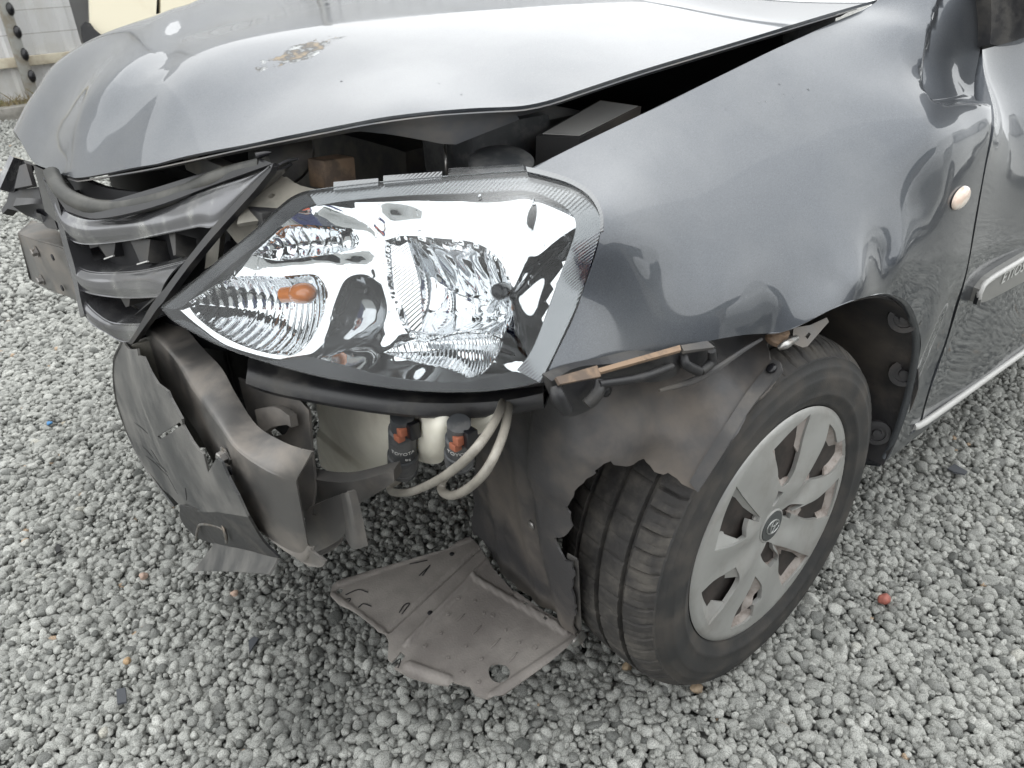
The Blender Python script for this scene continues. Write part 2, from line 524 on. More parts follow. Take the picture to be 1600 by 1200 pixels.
PAINT = (.092, .100, .113)
PEEL = tuple(Y(476, 86, .237))
mat('paint', PAINT, .44, .85, 1.0, coatr=.02, extra=flakes)
mat('hood_paint', PAINT, .44, .85, 1.0, coatr=.02, extra=hood_damage)
mat('paint_inner', (.16, .165, .175), .5, .3, col2=(.22, .21, .20), nscale=9)
mat('black_plastic', (.016, .016, .018), .42, col2=(.07, .066, .06), nscale=14, nlo=.45, nhi=.75, rough2=.8, bump=.15, bscale=500)
mat('clean_black', (.010, .010, .012), .28, spec=.5)
mat('dusty_plastic', (.050, .049, .050), .6, col2=(.14, .125, .108), nscale=7, nlo=.38, nhi=.70, rough2=.85, bump=.2, bscale=260)
mat('liner_plastic', (.048, .047, .049), .45, col2=(.150, .130, .112), nscale=5.5, nlo=.42, nhi=.72, rough2=.9, bump=.25, bscale=180)
mat('shield_plastic', (.155, .140, .130), .7, col2=(.26, .24, .22), nscale=9, nlo=.35, nhi=.75, rough2=.9, bump=.3, bscale=320)
mat('beam_metal', (.13, .126, .122), .42, .55, col2=(.25, .225, .20), nscale=10, nlo=.4, nhi=.72, rough2=.75, bump=.1, bscale=240)
mat('apron_plastic', (.042, .043, .044), .5, col2=(.16, .155, .145), nscale=6, nlo=.36, nhi=.68, rough2=.8, bump=.15, bscale=200)
mat('bay_metal', (.09, .09, .09), .5, .2, col2=(.16, .15, .13), nscale=12)
mat('support_metal', (.20, .19, .165), .6, .1, col2=(.30, .28, .24), nscale=14, rough2=.8)
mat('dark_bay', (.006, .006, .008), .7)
mat('rubber', (.035, .035, .032), .5, col2=(.075, .073, .065), nscale=20, nlo=.4, nhi=.7)
mat('chrome', (.74, .75, .76), .035, 1.0)
mat('chrome_fluted', (.92, .93, .94), .05, 1.0, extra=wave_bump(2300, (.55, -.2, .8), .3, .0010))
mat('chrome_dark_reflection', (.42, .43, .44), .05, 1.0)  # chrome toned down to paint the dark surroundings mirrored in the trough
mat('chrome_rim', (.22, .225, .23), .16, .9, extra=wave_bump(2600, (.45, -.3, .84), .13, .0008))
mat('grille_chrome', (.14, .14, .148), .22, .7, .4, col2=(.32, .32, .31), nscale=18, nlo=.5, nhi=.75, rough2=.3)
mat('gloss_black', (.008, .009, .012), .08, spec=.3)
mat('tank_plastic', (.80, .77, .67), .38, col2=(.58, .54, .45), nscale=7, nlo=.4, nhi=.75, sss=.35, bump=.05, bscale=60)
mat('hose', (.29, .27, .235), .35, col2=(.20, .185, .16), nscale=20, sss=.2)
mat('pump_plastic', (.045, .048, .052), .5, col2=(.10, .10, .10), nscale=30)
mat('orange_plastic', (.30, .10, .055), .6)
mat('amber', (.75, .22, .03), .08, coat=.6, spec=.6)
mat('print_white', (.55, .55, .53), .6)
mat('steel', (.42, .42, .41), .35, .9, col2=(.30, .28, .26), nscale=80)
mat('bolt_steel', (.30, .29, .28), .4, .8, col2=(.20, .17, .14), nscale=60)
mat('rust_clip', (.26, .18, .12), .7, .2, col2=(.12, .09, .07), nscale=30)
mat('tyre', (.026, .026, .026), .66, col2=(.066, .059, .052), nscale=17, nlo=.38, nhi=.72, rough2=.9, bump=.15, bscale=400)
mat('tread', (.030, .028, .027), .75, col2=(.092, .084, .074), nscale=26, nlo=.38, nhi=.72, rough2=.92, bump=.5, bscale=160)
mat('cover_silver', (.42, .42, .405), .40, .5, col2=(.33, .315, .295), nscale=13, nlo=.45, nhi=.78, rough2=.5)
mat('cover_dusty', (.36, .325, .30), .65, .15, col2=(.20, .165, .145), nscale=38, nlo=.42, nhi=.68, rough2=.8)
mat('wheel_steel', (.026, .022, .020), .55, .3, col2=(.05, .04, .036), nscale=20)
mat('cap_grey', (.06, .065, .065), .35)
mat('cap_line', (.45, .46, .45), .3, .8)
mat('marker_lens', (.80, .72, .62), .12, coat=1.0, col2=(.76, .58, .47), nscale=30)
mat('trim_grey', (.21, .208, .198), .4, coat=.25)
mat('trim_pale', (.50, .495, .48), .35, coat=.3)
mat('cream_paint', (.76, .70, .55), .35, coat=.5, col2=(.62, .52, .38), nscale=2.6, nlo=.55, nhi=.8)
mat('fence_white', (.62, .62, .62), .5, col2=(.52, .51, .48), nscale=3, nlo=.4, nhi=.8)
mat('rail_cream', (.62, .57, .45), .6, col2=(.48, .42, .32), nscale=8)
mat('post_steel', (.40, .40, .38), .5, .3, col2=(.30, .27, .22), nscale=6)
mat('concrete', (.30, .285, .26), .9, col2=(.20, .19, .17), nscale=9, bump=.6, bscale=60)
mat('drygrass', (.22, .17, .09), .9, col2=(.12, .14, .05), nscale=5)
mat('soil', (.20, .18, .15), .95, col2=(.13, .115, .09), nscale=12, bump=.8, bscale=60)
mat('silver_paint', (.60, .60, .58), .3, .3, 1.0)
mat('blue_paint', (.012, .016, .035), .35, .2, 1.0)
mat('dark_glass', (.02, .025, .03), .03, coat=1.0)
mat('shed_green', (.075, .085, .075), .7, col2=(.10, .11, .10), nscale=2)
mat('red_stone', (.36, .12, .09), .6, col2=(.26, .09, .07), nscale=120)
mat('slate', (.07, .075, .085), .7, bump=.3)
mat('blue_plastic', (.05, .20, .42), .4)
mat('cloth_navy', (.018, .028, .13), .85, bump=.3, bscale=300)
mat('cloth_orange', (.75, .10, .03), .8)
mat('skin', (.42, .26, .19), .5, sss=.1)
mat('hair', (.03, .022, .018), .6)
mat('phone_black', (.015, .015, .018), .15, coat=1.0)
mat('reflective', (.55, .55, .5), .3, .4)
mat('scuff', (.012, .012, .013), .6)

# clear polycarbonate: mostly see-through with a Fresnel gloss
m = bpy.data.materials.new('clear_lens'); m.use_nodes = True; t = m.node_tree; t.nodes.clear()
tr = t.nodes.new('ShaderNodeBsdfTransparent'); tr.inputs[0].default_value = (.95, .96, .965, 1)
gl = t.nodes.new('ShaderNodeBsdfGlossy'); gl.inputs['Roughness'].default_value = .015
fr = t.nodes.new('ShaderNodeFresnel'); fr.inputs['IOR'].default_value = 1.30
ms = t.nodes.new('ShaderNodeMixShader'); ou = t.nodes.new('ShaderNodeOutputMaterial')
t.links.new(fr.outputs[0], ms.inputs[0]); t.links.new(tr.outputs[0], ms.inputs[1]); t.links.new(gl.outputs[0], ms.inputs[2]); t.links.new(ms.outputs[0], ou.inputs[0])
MATS['clear_lens'] = m
m = bpy.data.materials.new('water'); m.use_nodes = True; b = m.node_tree.nodes['Principled BSDF']
b.inputs['Transmission Weight'].default_value = 1; b.inputs['IOR'].default_value = 1.33; b.inputs['Roughness'].default_value = .01
MATS['water'] = m

# ================================================================ GROUND
def ground_mat():
    m = bpy.data.materials.new('gravel_bed'); m.use_nodes = True; t = m.node_tree; b = t.nodes['Principled BSDF']
    b.inputs['Roughness'].default_value = .9
    co = t.nodes.new('ShaderNodeTexCoord')
    v = t.nodes.new('ShaderNodeTexVoronoi'); v.inputs['Scale'].default_value = 48; v.inputs['Randomness'].default_value = .9
    t.links.new(co.outputs['Object'], v.inputs['Vector'])
    s_ = t.nodes.new('ShaderNodeSeparateColor'); t.links.new(v.outputs['Color'], s_.inputs[0])
    rp = t.nodes.new('ShaderNodeValToRGB'); e = rp.color_ramp.elements
    e[0].color = (.17, .17, .16, 1); e[1].color = (.44, .44, .42, 1)
    t.links.new(s_.outputs[0], rp.inputs[0])
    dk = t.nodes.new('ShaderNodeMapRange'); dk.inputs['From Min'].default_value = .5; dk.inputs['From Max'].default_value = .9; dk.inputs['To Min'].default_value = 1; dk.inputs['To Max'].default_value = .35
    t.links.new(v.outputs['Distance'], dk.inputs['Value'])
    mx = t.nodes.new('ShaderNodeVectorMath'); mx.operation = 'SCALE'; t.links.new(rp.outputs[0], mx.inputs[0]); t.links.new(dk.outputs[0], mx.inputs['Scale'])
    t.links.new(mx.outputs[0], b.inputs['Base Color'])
    bp = t.nodes.new('ShaderNodeBump'); bp.inputs['Strength'].default_value = 1; bp.inputs['Distance'].default_value = .012; bp.invert = True
    t.links.new(v.outputs['Distance'], bp.inputs['Height']); t.links.new(bp.outputs[0], b.inputs['Normal'])
    return m
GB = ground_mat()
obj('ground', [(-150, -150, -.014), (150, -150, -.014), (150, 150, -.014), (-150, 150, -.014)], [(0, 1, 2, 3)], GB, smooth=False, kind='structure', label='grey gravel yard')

def stone_mat():
    m = bpy.data.materials.new('stone'); m.use_nodes = True; t = m.node_tree; b = t.nodes['Principled BSDF']
    b.inputs['Roughness'].default_value = .82; b.inputs['Specular IOR Level'].default_value = .3
    co = t.nodes.new('ShaderNodeTexCoord')
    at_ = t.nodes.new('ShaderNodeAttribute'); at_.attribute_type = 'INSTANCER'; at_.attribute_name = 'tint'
    ge = t.nodes.new('ShaderNodeNewGeometry')
    n1 = t.nodes.new('ShaderNodeTexNoise'); n1.inputs['Scale'].default_value = 520; n1.inputs['Detail'].default_value = 3; n1.inputs['Roughness'].default_value = .75
    t.links.new(ge.outputs['Position'], n1.inputs['Vector'])
    rp = t.nodes.new('ShaderNodeValToRGB'); e = rp.color_ramp.elements
    e[0].position = .36; e[0].color = (.46, .46, .45, 1); e[1].position = .66; e[1].color = (1.30, 1.30, 1.26, 1)
    el = e.new(.47); el.color = (.92, .92, .90, 1)
    t.links.new(n1.outputs['Fac'], rp.inputs[0])
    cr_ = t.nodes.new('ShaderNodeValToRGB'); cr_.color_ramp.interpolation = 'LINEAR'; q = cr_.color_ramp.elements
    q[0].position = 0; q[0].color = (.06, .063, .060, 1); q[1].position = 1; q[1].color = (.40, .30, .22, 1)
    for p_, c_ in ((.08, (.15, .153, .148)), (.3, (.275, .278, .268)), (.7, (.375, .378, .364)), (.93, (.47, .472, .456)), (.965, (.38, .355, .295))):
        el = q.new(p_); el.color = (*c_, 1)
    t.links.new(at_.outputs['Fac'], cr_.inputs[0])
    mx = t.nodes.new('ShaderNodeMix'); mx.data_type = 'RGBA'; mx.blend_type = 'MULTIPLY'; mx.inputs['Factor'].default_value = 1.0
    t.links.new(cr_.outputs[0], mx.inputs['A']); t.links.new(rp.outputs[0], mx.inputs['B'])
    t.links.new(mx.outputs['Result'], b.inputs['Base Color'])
    bp = t.nodes.new('ShaderNodeBump'); bp.inputs['Strength'].default_value = .5; bp.inputs['Distance'].default_value = .001
    t.links.new(n1.outputs['Fac'], bp.inputs['Height']); t.links.new(bp.outputs[0], b.inputs['Normal'])
    return m
STONE = stone_mat()

def gravel():
    pts = []
    def field(x0, x1, y0, y1, sp, zc, keep):
        nx, ny = int((x1 - x0) / sp), int((y1 - y0) / (sp * .87))
        a, b_ = np.meshgrid(np.arange(nx), np.arange(ny))
        px = x0 + (a + .5 * (b_ % 2)) * sp; py = y0 + b_ * sp * .87
        p = np.stack([px.ravel(), py.ravel()], 1) + rng.uniform(-.42, .42, (px.size, 2)) * sp
        p = p[keep(p)]
        pts.append(np.column_stack([p, rng.normal(zc, .0035, len(p))]))
    def vis(mg):
        def f(p):
            q = (np.column_stack([p, np.zeros(len(p))]) - CAM_POS) @ CAM_ROT.T
            d = np.maximum(q[:, 2], .05)
            u = 800 + FOCAL * q[:, 0] / d; v = 600 + FOCAL * q[:, 1] / d
            return (q[:, 2] > .1) & (u > -mg) & (u < 1600 + mg) & (v > -120) & (v < 1200 + mg)
        return f
    near = vis(800)
    field(-2.2, 1.7, -1.6, 2.2, .0097, -.003, near)
    field(-2.2, 1.7, -1.6, 2.2, .0162, .002, near)
    far = vis(420)
    field(-4.0, 1.2, -6.1, -1.6, .020, .0, far)
    field(-6.0, -2.2, -1.6, 2.6, .020, .0, far)
    P = np.vstack(pts); n = len(P)
    s = np.clip(rng.lognormal(math.log(.0059), .36, n), .0026, .0130)
    far_ = (P[:, 1] < -1.6) | (P[:, 0] < -2.2)
    s[far_] *= 1.3
    P[:, 2] += .008 * np.sin(P[:, 0] * 3.1 + 1) * np.sin(P[:, 1] * 2.7)
    sz = np.stack([s * rng.uniform(.9, 1.35, n), s * rng.uniform(.8, 1.1, n), s * rng.uniform(.62, .95, n)], 1)
    rt = np.stack([rng.normal(0, .4, n), rng.normal(0, .4, n), rng.uniform(0, 6.28, n)], 1)
    # damp, dirty patch that also paints under-car shade into the stone tint
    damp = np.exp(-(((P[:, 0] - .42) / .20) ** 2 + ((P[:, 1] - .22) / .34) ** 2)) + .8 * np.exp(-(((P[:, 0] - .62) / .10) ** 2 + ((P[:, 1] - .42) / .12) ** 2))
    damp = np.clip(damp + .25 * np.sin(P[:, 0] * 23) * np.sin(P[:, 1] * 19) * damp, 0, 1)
    me = bpy.data.meshes.new('gravel')
    me.vertices.add(n); me.vertices.foreach_set('co', P.ravel())
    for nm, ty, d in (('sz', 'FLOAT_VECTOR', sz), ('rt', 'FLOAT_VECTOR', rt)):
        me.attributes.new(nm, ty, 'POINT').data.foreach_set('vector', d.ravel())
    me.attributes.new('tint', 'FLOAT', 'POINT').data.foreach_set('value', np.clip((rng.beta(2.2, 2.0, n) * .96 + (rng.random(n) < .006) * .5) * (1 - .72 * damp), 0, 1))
    me.attributes.new('pick', 'INT', 'POINT').data.foreach_set('value', rng.integers(0, 9, n).astype(np.int32))
    o = bpy.data.objects.new('gravel', me); COL.objects.link(o)
    g = bpy.data.node_groups.new('gravel_stones', 'GeometryNodeTree')
    g.interface.new_socket('Geometry', in_out='INPUT', socket_type='NodeSocketGeometry')
    g.interface.new_socket('Geometry', in_out='OUTPUT', socket_type='NodeSocketGeometry')
    N, K = g.nodes.new, g.links.new
    gi, go = N('NodeGroupInput'), N('NodeGroupOutput')
    jn = N('GeometryNodeJoinGeometry')
    for i in range(9):
        ic = N('GeometryNodeMeshIcoSphere'); ic.inputs['Radius'].default_value = 1; ic.inputs['Subdivisions'].default_value = 2
        sp = N('GeometryNodeSetPosition'); ps = N('GeometryNodeInputPosition')
        nz = N('ShaderNodeTexNoise'); nz.noise_dimensions = '4D'; nz.inputs['W'].default_value = i * 7.3; nz.inputs['Scale'].default_value = 1.1; nz.inputs['Detail'].default_value = 1.5
        sb = N('ShaderNodeVectorMath'); sb.operation = 'SUBTRACT'; sb.inputs[1].default_value = (.5, .5, .5)
        sc = N('ShaderNodeVectorMath'); sc.operation = 'SCALE'; sc.inputs['Scale'].default_value = 1.7
        K(ps.outputs[0], nz.inputs['Vector']); K(nz.outputs['Color'], sb.inputs[0]); K(sb.outputs[0], sc.inputs[0])
        K(ic.outputs['Mesh'], sp.inputs['Geometry']); K(sc.outputs[0], sp.inputs['Offset'])
        ch = N('GeometryNodeConvexHull'); K(sp.outputs[0], ch.inputs[0])
        ss = N('GeometryNodeSubdivisionSurface'); ss.inputs['Level'].default_value = 1; ss.inputs['Edge Crease'].default_value = .35
        K(ch.outputs[0], ss.inputs['Mesh'])
        sm = N('GeometryNodeSetShadeSmooth'); K(ss.outputs[0], sm.inputs['Geometry'])
        mt = N('GeometryNodeSetMaterial'); mt.inputs['Material'].default_value = STONE; K(sm.outputs[0], mt.inputs['Geometry'])
        gt = N('GeometryNodeGeometryToInstance'); K(mt.outputs[0], gt.inputs[0]); K(gt.outputs[0], jn.inputs[0])
    ip = N('GeometryNodeInstanceOnPoints'); ip.inputs['Pick Instance'].default_value = True
    def na(nm, ty):
        q = N('GeometryNodeInputNamedAttribute'); q.data_type = ty; q.inputs['Name'].default_value = nm
        return q.outputs['Attribute']
    er = N('FunctionNodeEulerToRotation')
    K(na('rt', 'FLOAT_VECTOR'), er.inputs[0])
    K(gi.outputs[0], ip.inputs['Points']); K(jn.outputs[0], ip.inputs['Instance'])
    K(na('pick', 'INT'), ip.inputs['Instance Index']); K(er.outputs[0], ip.inputs['Rotation']); K(na('sz', 'FLOAT_VECTOR'), ip.inputs['Scale'])
    K(ip.outputs[0], go.inputs[0])
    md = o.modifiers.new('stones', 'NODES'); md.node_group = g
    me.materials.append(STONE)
    setp(o, kind='stuff', label='loose grey granite gravel')
gravel()

# ================================================================ BACKGROUND: fence, kerb, wreck
def fence():
    f = empty('metal_fence', (-1.0, -6.9, 0), label='white ribbed sheet metal fence behind the car with a slotted steel post', cat='fence')
    fx, fy = -1.0, -6.9
    def W3(l): return [(q[0] - fx, q[1] - fy, q[2]) for q in l]
    w, h = .235, 4.8
    for i in range(-26, 48):
        x0 = .10 - i * w
        pr = [(0, 0), (.05, 0), (.075, .028), (.125, .028), (.15, 0), (w - .001, 0)]
        v = []; zs = (.05, .34, h)
        vs = [(x0 - a, fy + d, z) for z in (.04, h) for a, d in pr] + [(x0 - a, fy + d - .004, z) for z in (.04, h) for a, d in pr]
        n = len(pr); F = []
        for j in range(n - 1):
            F.append((j, j + 1, n + j + 1, n + j)); F.append((2 * n + j + 1, 2 * n + j, 3 * n + j, 3 * n + j + 1))
            F.append((n + j, n + j + 1, 3 * n + j + 1, 3 * n + j)); F.append((j + 1, j, 2 * n + j, 2 * n + j + 1))
        F += [(0, n, 3 * n, 2 * n), (n - 1, 3 * n - 1, 4 * n - 1, 2 * n - 1)]
        obj('panel', W3(vs), F, MATS['fence_white'], f, smooth=False)
    for z, rad, nm, mm in ((.345, .045, 'rail', 'rail_cream'), (1.6, .04, 'rail', 'rail_cream')):
        v, F = box_g((-2.5, fy + .055, z), (17.5, .045, rad * 1.7), None, .006)
        obj(nm, W3(v), F, MATS[mm], f, sharp=30)
    for z in (.56, .74, .95):
        v, F = tube_g([(1.2, fy + .1, z), (-2, fy + .1, z - .01), (-5, fy + .1, z)], .0022, 4, 6)
        obj('wire', W3(v), F, MATS['bolt_steel'], f)
    for px_ in (-.50, -3.2):
        x0 = px_ if px_ > -1 else px_
        v, F = box_g((x0, fy + .17, 2.4), (.085, .07, 4.8), None, .006)
        post = obj('post', W3(v), F, MATS['post_steel'], f, sharp=30)
        for k in range(26):
            v, F = lathe_g([(.0, .0), (.026, 0), (.030, .012), (.022, .03), (0, .034)], (x0 - .030, fy + .205, .07 + k * .17), (0, 1, 0), 10)
            v = np.array(v); v[:, 2] = (v[:, 2] - (.07 + k * .17)) * 1.7 + .07 + k * .17
            obj('insulator', W3(v), F, MATS['clean_black'], post)
fence()

def kerb_grass():
    v, F = box_g((-2.5, -6.28, .03), (14, .13, .10), None, .012)
    obj('kerb', v, F, MATS['concrete'], sharp=30, kind='structure', label='low concrete kerb at the edge of the gravel')
    obj('verge', [(-9.5, -6.9, .045), (4.5, -6.9, .045), (4.5, -6.34, .045), (-9.5, -6.34, .045)], [(0, 3, 2, 1)], MATS['soil'], smooth=False, kind='structure')
    V, F = [], []
    for _ in range(2600):
        x, y = rng.uniform(-2.2, 1.2), rng.uniform(-6.85, -6.3)
        hh = rng.uniform(.03, .10) * (1.4 if rng.random() < .15 else 1); a = rng.uniform(0, 6.28); w = .004
        dx, dy = math.cos(a), math.sin(a); lx, ly = rng.normal(0, .5, 2) * hh
        n = len(V)
        V += [(x - dy * w, y + dx * w, .04), (x + dy * w, y - dx * w, .04), (x + lx * .5, y + ly * .5, .04 + hh * .6), (x + lx, y + ly, .04 + hh)]
        F += [(n, n + 1, n + 2), (n, n + 2, n + 3)]
    obj('dry_grass', V, F, MATS['drygrass'], smooth=False, kind='stuff', label='dry grass along the kerb')
kerb_grass()

def wreck():
    oy = -4.5
    c = empty('wrecked_car', (-1.2, oy - .8, 0), label='cream painted wrecked car with broken front corner standing before the white fence', cat='car')
    ox, oyy = -1.2, oy - .8
    def W3(l): return np.asarray(l) - V3(ox, oyy, 0)
    s = plane((-.8, oy, .7), (.10, 1, .05))
    def pl(nm, px, mm, th=.05, **k):
        A = s.hits(px)
        v, f, n = trim(densify(A, .05, True, False), [], .12, lambda q: s.p(q), s.normal, th)
        return obj(nm, W3(v), f, MATS[mm], c, normals=n, **k)
    pl('front_fender', [(140, -150), (140, 0), (141, 36), (150, 48), (166, 60), (172, 54), (190, 56), (243, 40), (245, 0), (240, -150)], 'cream_paint', .05)
    pl('side_panel', [(250, -150), (251, 0), (251, 30), (262, 40), (420, 40), (600, -150)], 'cream_paint', .05)
    # body behind, wheel and the torn black plastic under the corner
    v, f = box_g((-2.1, oy - .78, .75), (2.6, 1.4, .62), None, .08); obj('body', W3(v), f, MATS['clean_black'], c, sharp=35)
    v, f = box_g((-2.5, oy - .80, 1.30), (1.6, 1.2, .5), None, .12); obj('cabin', W3(v), f, MATS['dark_glass'], c, sharp=35)
    for x0 in (-.86, -3.0):
        v, f = lathe_g([(.0, 0), (.19, 0), (.20, .02), (.27, .03), (.30, 0), (.30, -.17), (.2, -.19), (0, -.19)], (x0, oy - .06, .30), (0, 1, 0), 36)
        obj('wheel', W3(v), f, MATS['tyre'], c, sharp=35)
    q = plane((-.55, oy + .02, .65), (.3, 1, .1))
    A = q.hits([(133, 34), (126, 42), (128, 58), (134, 80), (150, 110), (176, 110), (172, 62), (160, 56), (146, 44), (141, 36)])
    v, f, n = trim(densify(A, .04, True, False), [], .04, lambda a: q.p(a, .03 * np.sin(a[:, 0] * 60) * np.cos(a[:, 1] * 47)), q.normal, .05)
    obj('torn_bumper', W3(v), f, MATS['black_plastic'], c, normals=n)
wreck()

# ================================================================ THE CAR
CAR = empty('damaged_car', (0, 0, 0), label='dark grey damaged hatchback with front bumper torn off and buckled bonnet', cat='car')

# ---- bonnet
def hood():
    P = [V3(.626, 0, .790), Y(119, 278, .03), Y(180, 268, .13), Y(245, 256, .21), Y(367, 229, .33), Y(440, 214, .39), Y(510, 200, .44), Y(582, 186, .485), Y(674, 174, .53), Y(820, 165, .57),
         Y(900, 143, .585), Y(1000, 110, .60), Y(1100, 80, .615), Y(1200, 50, .63), Y(1340, 8, .65),
         Y(25, 215, -.36), Y(60, 250, -.12), Y(40, 165, -.30), Y(75, 110, -.28), Y(140, 65, -.28), Y(250, 28, -.28), Y(330, 0, -.28),
         V3(.57, -.46, .77), V3(.50, -.50, .82), V3(.36, -.52, .86), V3(.15, -.55, .90), V3(-.2, -.60, .93), V3(-.45, -.62, .945),
         V3(.585, 0, .865), V3(.52, .0, .918), V3(.40, 0, .955), V3(.2, 0, .985), V3(-.1, 0, 1.005), V3(-.45, 0, 1.015),
         V3(.50, .17, .905), V3(.40, .30, .905), V3(.28, .40, .922), V3(.1, .42, .945), V3(-.2, .45, .965), V3(-.45, .48, .97), V3(.1, -.28, .985), V3(-.3, -.3, 1.0)]
    def disp(ab):
        r = np.zeros(ab.shape[:-1])
        return r
    s = Surf(P, (0, 0, 1), 2e-4)
    # crease and dents left by the impact
    def line(px0, px1, amp, wd):
        a, b_ = s.hit(*px0), s.hit(*px1)
        def g(ab):
            e = b_ - a; L2 = e @ e
            tt = ((ab - a) @ e) / L2; tc_ = np.clip(tt, 0, 1)
            d = np.linalg.norm(ab - a - tc_[..., None] * e, axis=-1)
            return amp * np.exp(-(d / wd) ** 2)
        return g
    gs = [line((165, 172), (265, 110), .0022, .020), line((265, 110), (360, 85), -.0022, .014), line((390, 95), (540, 70), -.004, .035),
          line((120, 262), (190, 130), .004, .03), line((190, 130), (420, 20), .006, .05), line((90, 225), (100, 262), -.003, .016)]
    s.disp = lambda ab: sum(g(ab) for g in gs)
    edge = [(104, 274), (119, 278), (180, 268), (245, 256), (367, 229), (440, 214), (510, 200), (582, 186), (674, 174), (760, 168), (818, 165), (860, 156), (900, 143), (1000, 110), (1100, 80), (1200, 50), (1340, 8)]
    A = [s.hit(*q) for q in edge]
    A += list(s.ab(np.array([V3(-.47, .655, 0), V3(-.52, .4, 0), V3(-.55, 0, 0), V3(-.52, -.4, 0), V3(-.47, -.62, 0), V3(-.2, -.60, 0), V3(.15, -.55, 0), V3(.36, -.52, 0), V3(.50, -.50, 0), V3(.57, -.46, 0)])))
    A += [s.hit(25, 215), s.hit(45, 243), s.hit(70, 262)]
    panel('bonnet', s, None, MATS['hood_paint'], CAR, thick=.004, h=.011, ab=A, corner=None) if False else None
    h_ = panel('bonnet', s, None, MATS['hood_paint'], CAR, thick=.004, h=.011, ab=A)
    # hem flange turned down under the edge, bent out of shape near the kink
    ed = densify(np.array(edge, float), 22, False, True)
    e3 = s.p(s.hits(ed)); rows = []
    for (q, _), p in zip(ed, e3):
        dn = float(np.interp(q, [105, 300, 540, 600, 690, 780, 820, 1340], [.005, .006, .008, .020, .040, .020, .010, .010]))
        inn = V3(-.022, -.016, 0) if q < 815 else V3(.004, -.022, 0)
        rows.append([p + V3(0, 0, -.0042), p + inn * .55 + V3(0, 0, -.4 * dn - .004), p + inn + V3(0, 0, -dn - .004)])
    patch('bonnet_flange', rows, MATS['paint_inner'], h_, k=(1, 3), thick=.0015)
    return s
HOOD = hood()

# ---- front wing
FEN_PTS = [  # photo point, lateral position, looseness
    (850, 597, .765, 1), (910, 460, .742, 1), (940, 340, .735, 4), (825, 266, .62, 1), (1000, 180, .63, 1), (1200, 80, .64, 1), (1362, 8, .655, 1),
    (1205, 521, .815, 1), (1270, 497, .835, 1), (1390, 460, .845, 1), (1435, 520, .845, 1), (1410, 660, .83, 1), (1390, 715, .815, 1), (1050, 545, .79, 1), (950, 570, .775, 1), (1449, 615, .83, 1), (1500, 450, .845, 2), (1522, 350, .845, 2), (1540, 250, .838, 2),
    (1500, 308, .846, 5), (1150, 300, .738, 4), (1050, 420, .763, 3), (1250, 200, .725, 4), (1130, 470, .795, 3), (1250, 400, .800, 3), (1185, 505, .811, 1), (1300, 440, .829, 2), (1380, 405, .836, 4),
    (1450, 195, .816, 3), (1500, 195, .826, 2), (1545, 190, .829, 1), (1548, 165, .818, 1), (1400, 260, .811, 5), (1430, 320, .833, 5), (1440, 110, .757, 4), (1420, 40, .725, 4), (1450, -20, .712, 4), (1520, 100, .777, 4), (1520, 20, .757, 4), (1520, -40, .735, 4), (1350, 120, .728, 5)]
def fender():
    P = [Y(*q[:3]) for q in FEN_PTS]; lam = [q[3] * 1.5e-4 for q in FEN_PTS]
    ex = [V3(-.05, .848, .67), V3(-.16, .850, .665), V3(-.27, .850, .62), V3(-.33, .849, .50), V3(-.40, .836, .50), V3(-.40, .826, .40)]
    P += ex; lam += [1.5e-4] * len(ex)
    s = Surf(P, (.12, .80, .58), np.array(lam))
    # recess at the foot of the windscreen pillar: steep front wall, ledge below
    tear = s.hits([(1475, -60), (1462, 10), (1450, 60), (1441, 105), (1443, 135), (1456, 155), (1480, 164), (1520, 163), (1560, 160), (1600, 120), (1600, -60)])
    tear = densify(tear, .006, True, True)
    def dent(ab):
        sh = ab.shape[:-1]; q = ab.reshape(-1, 2); d = bdist(tear, q) * np.where(inside(tear, q), 1, -1)
        t_ = np.clip((d + .003) / .024, 0, 1)
        return (-.022 * (t_ * t_ * (3 - 2 * t_))).reshape(sh)
    s.disp = dent
    out = [(825, 266), (860, 248), (1000, 180), (1100, 131), (1200, 82), (1300, 36), (1362, 8), (1400, -25), (1430, -55), (1534, -55), (1533, 0), (1532, 75), (1548, 165), (1540, 250), (1522, 350), (1502, 450), (1478, 530), (1449, 615), (1436, 662), (1410, 692), (1387, 718),
           (1396, 700), (1412, 660), (1426, 610), (1436, 560), (1437, 520), (1428, 488), (1412, 468), (1385, 459), (1345, 466), (1300, 483), (1255, 506), (1222, 519), (1200, 521),
           (1150, 525), (1050, 545), (950, 570), (848, 598), (868, 555), (898, 492), (923, 422), (939, 360), (938, 335), (922, 306), (890, 285), (850, 273)]
    f = panel('front_wing', s, out, MATS['paint'], CAR, thick=.0012, h=.0095, step=.008)
    # turned-in flange along the bonnet gap
    rows = []
    for q in [(825, 266), (860, 248), (1000, 180), (1100, 131), (1200, 82), (1300, 36), (1362, 8), (1400, -25)]:
        p = s.p(np.array([s.hit(*q)]))[0]
        rows.append([p, p + V3(-.004, -.007, -.003), p + V3(-.006, -.011, -.014), p + V3(-.008, -.030, -.028)])
    patch('wing_flange', rows, MATS['paint'], f, k=(4, 3), thick=.001)
    # arch lip turned inwards
    rows = []
    for q in [(1387, 718), (1396, 700), (1412, 660), (1426, 610), (1436, 560), (1437, 520), (1428, 488), (1412, 468), (1385, 459), (1345, 466), (1300, 483), (1255, 506), (1222, 519), (1200, 521)]:
        p = s.p(np.array([s.hit(*q)]))[0]
        d = unit(V3(0 - p[0], 0, .285 - p[2]))
        rows.append([p, p + V3(0, -.004, 0) + d * .004, p + V3(0, -.010, 0) + d * .005])
    patch('arch_lip', rows, MATS['paint'], f, k=(3, 2), thick=.001)
    return s
FEN = fender()

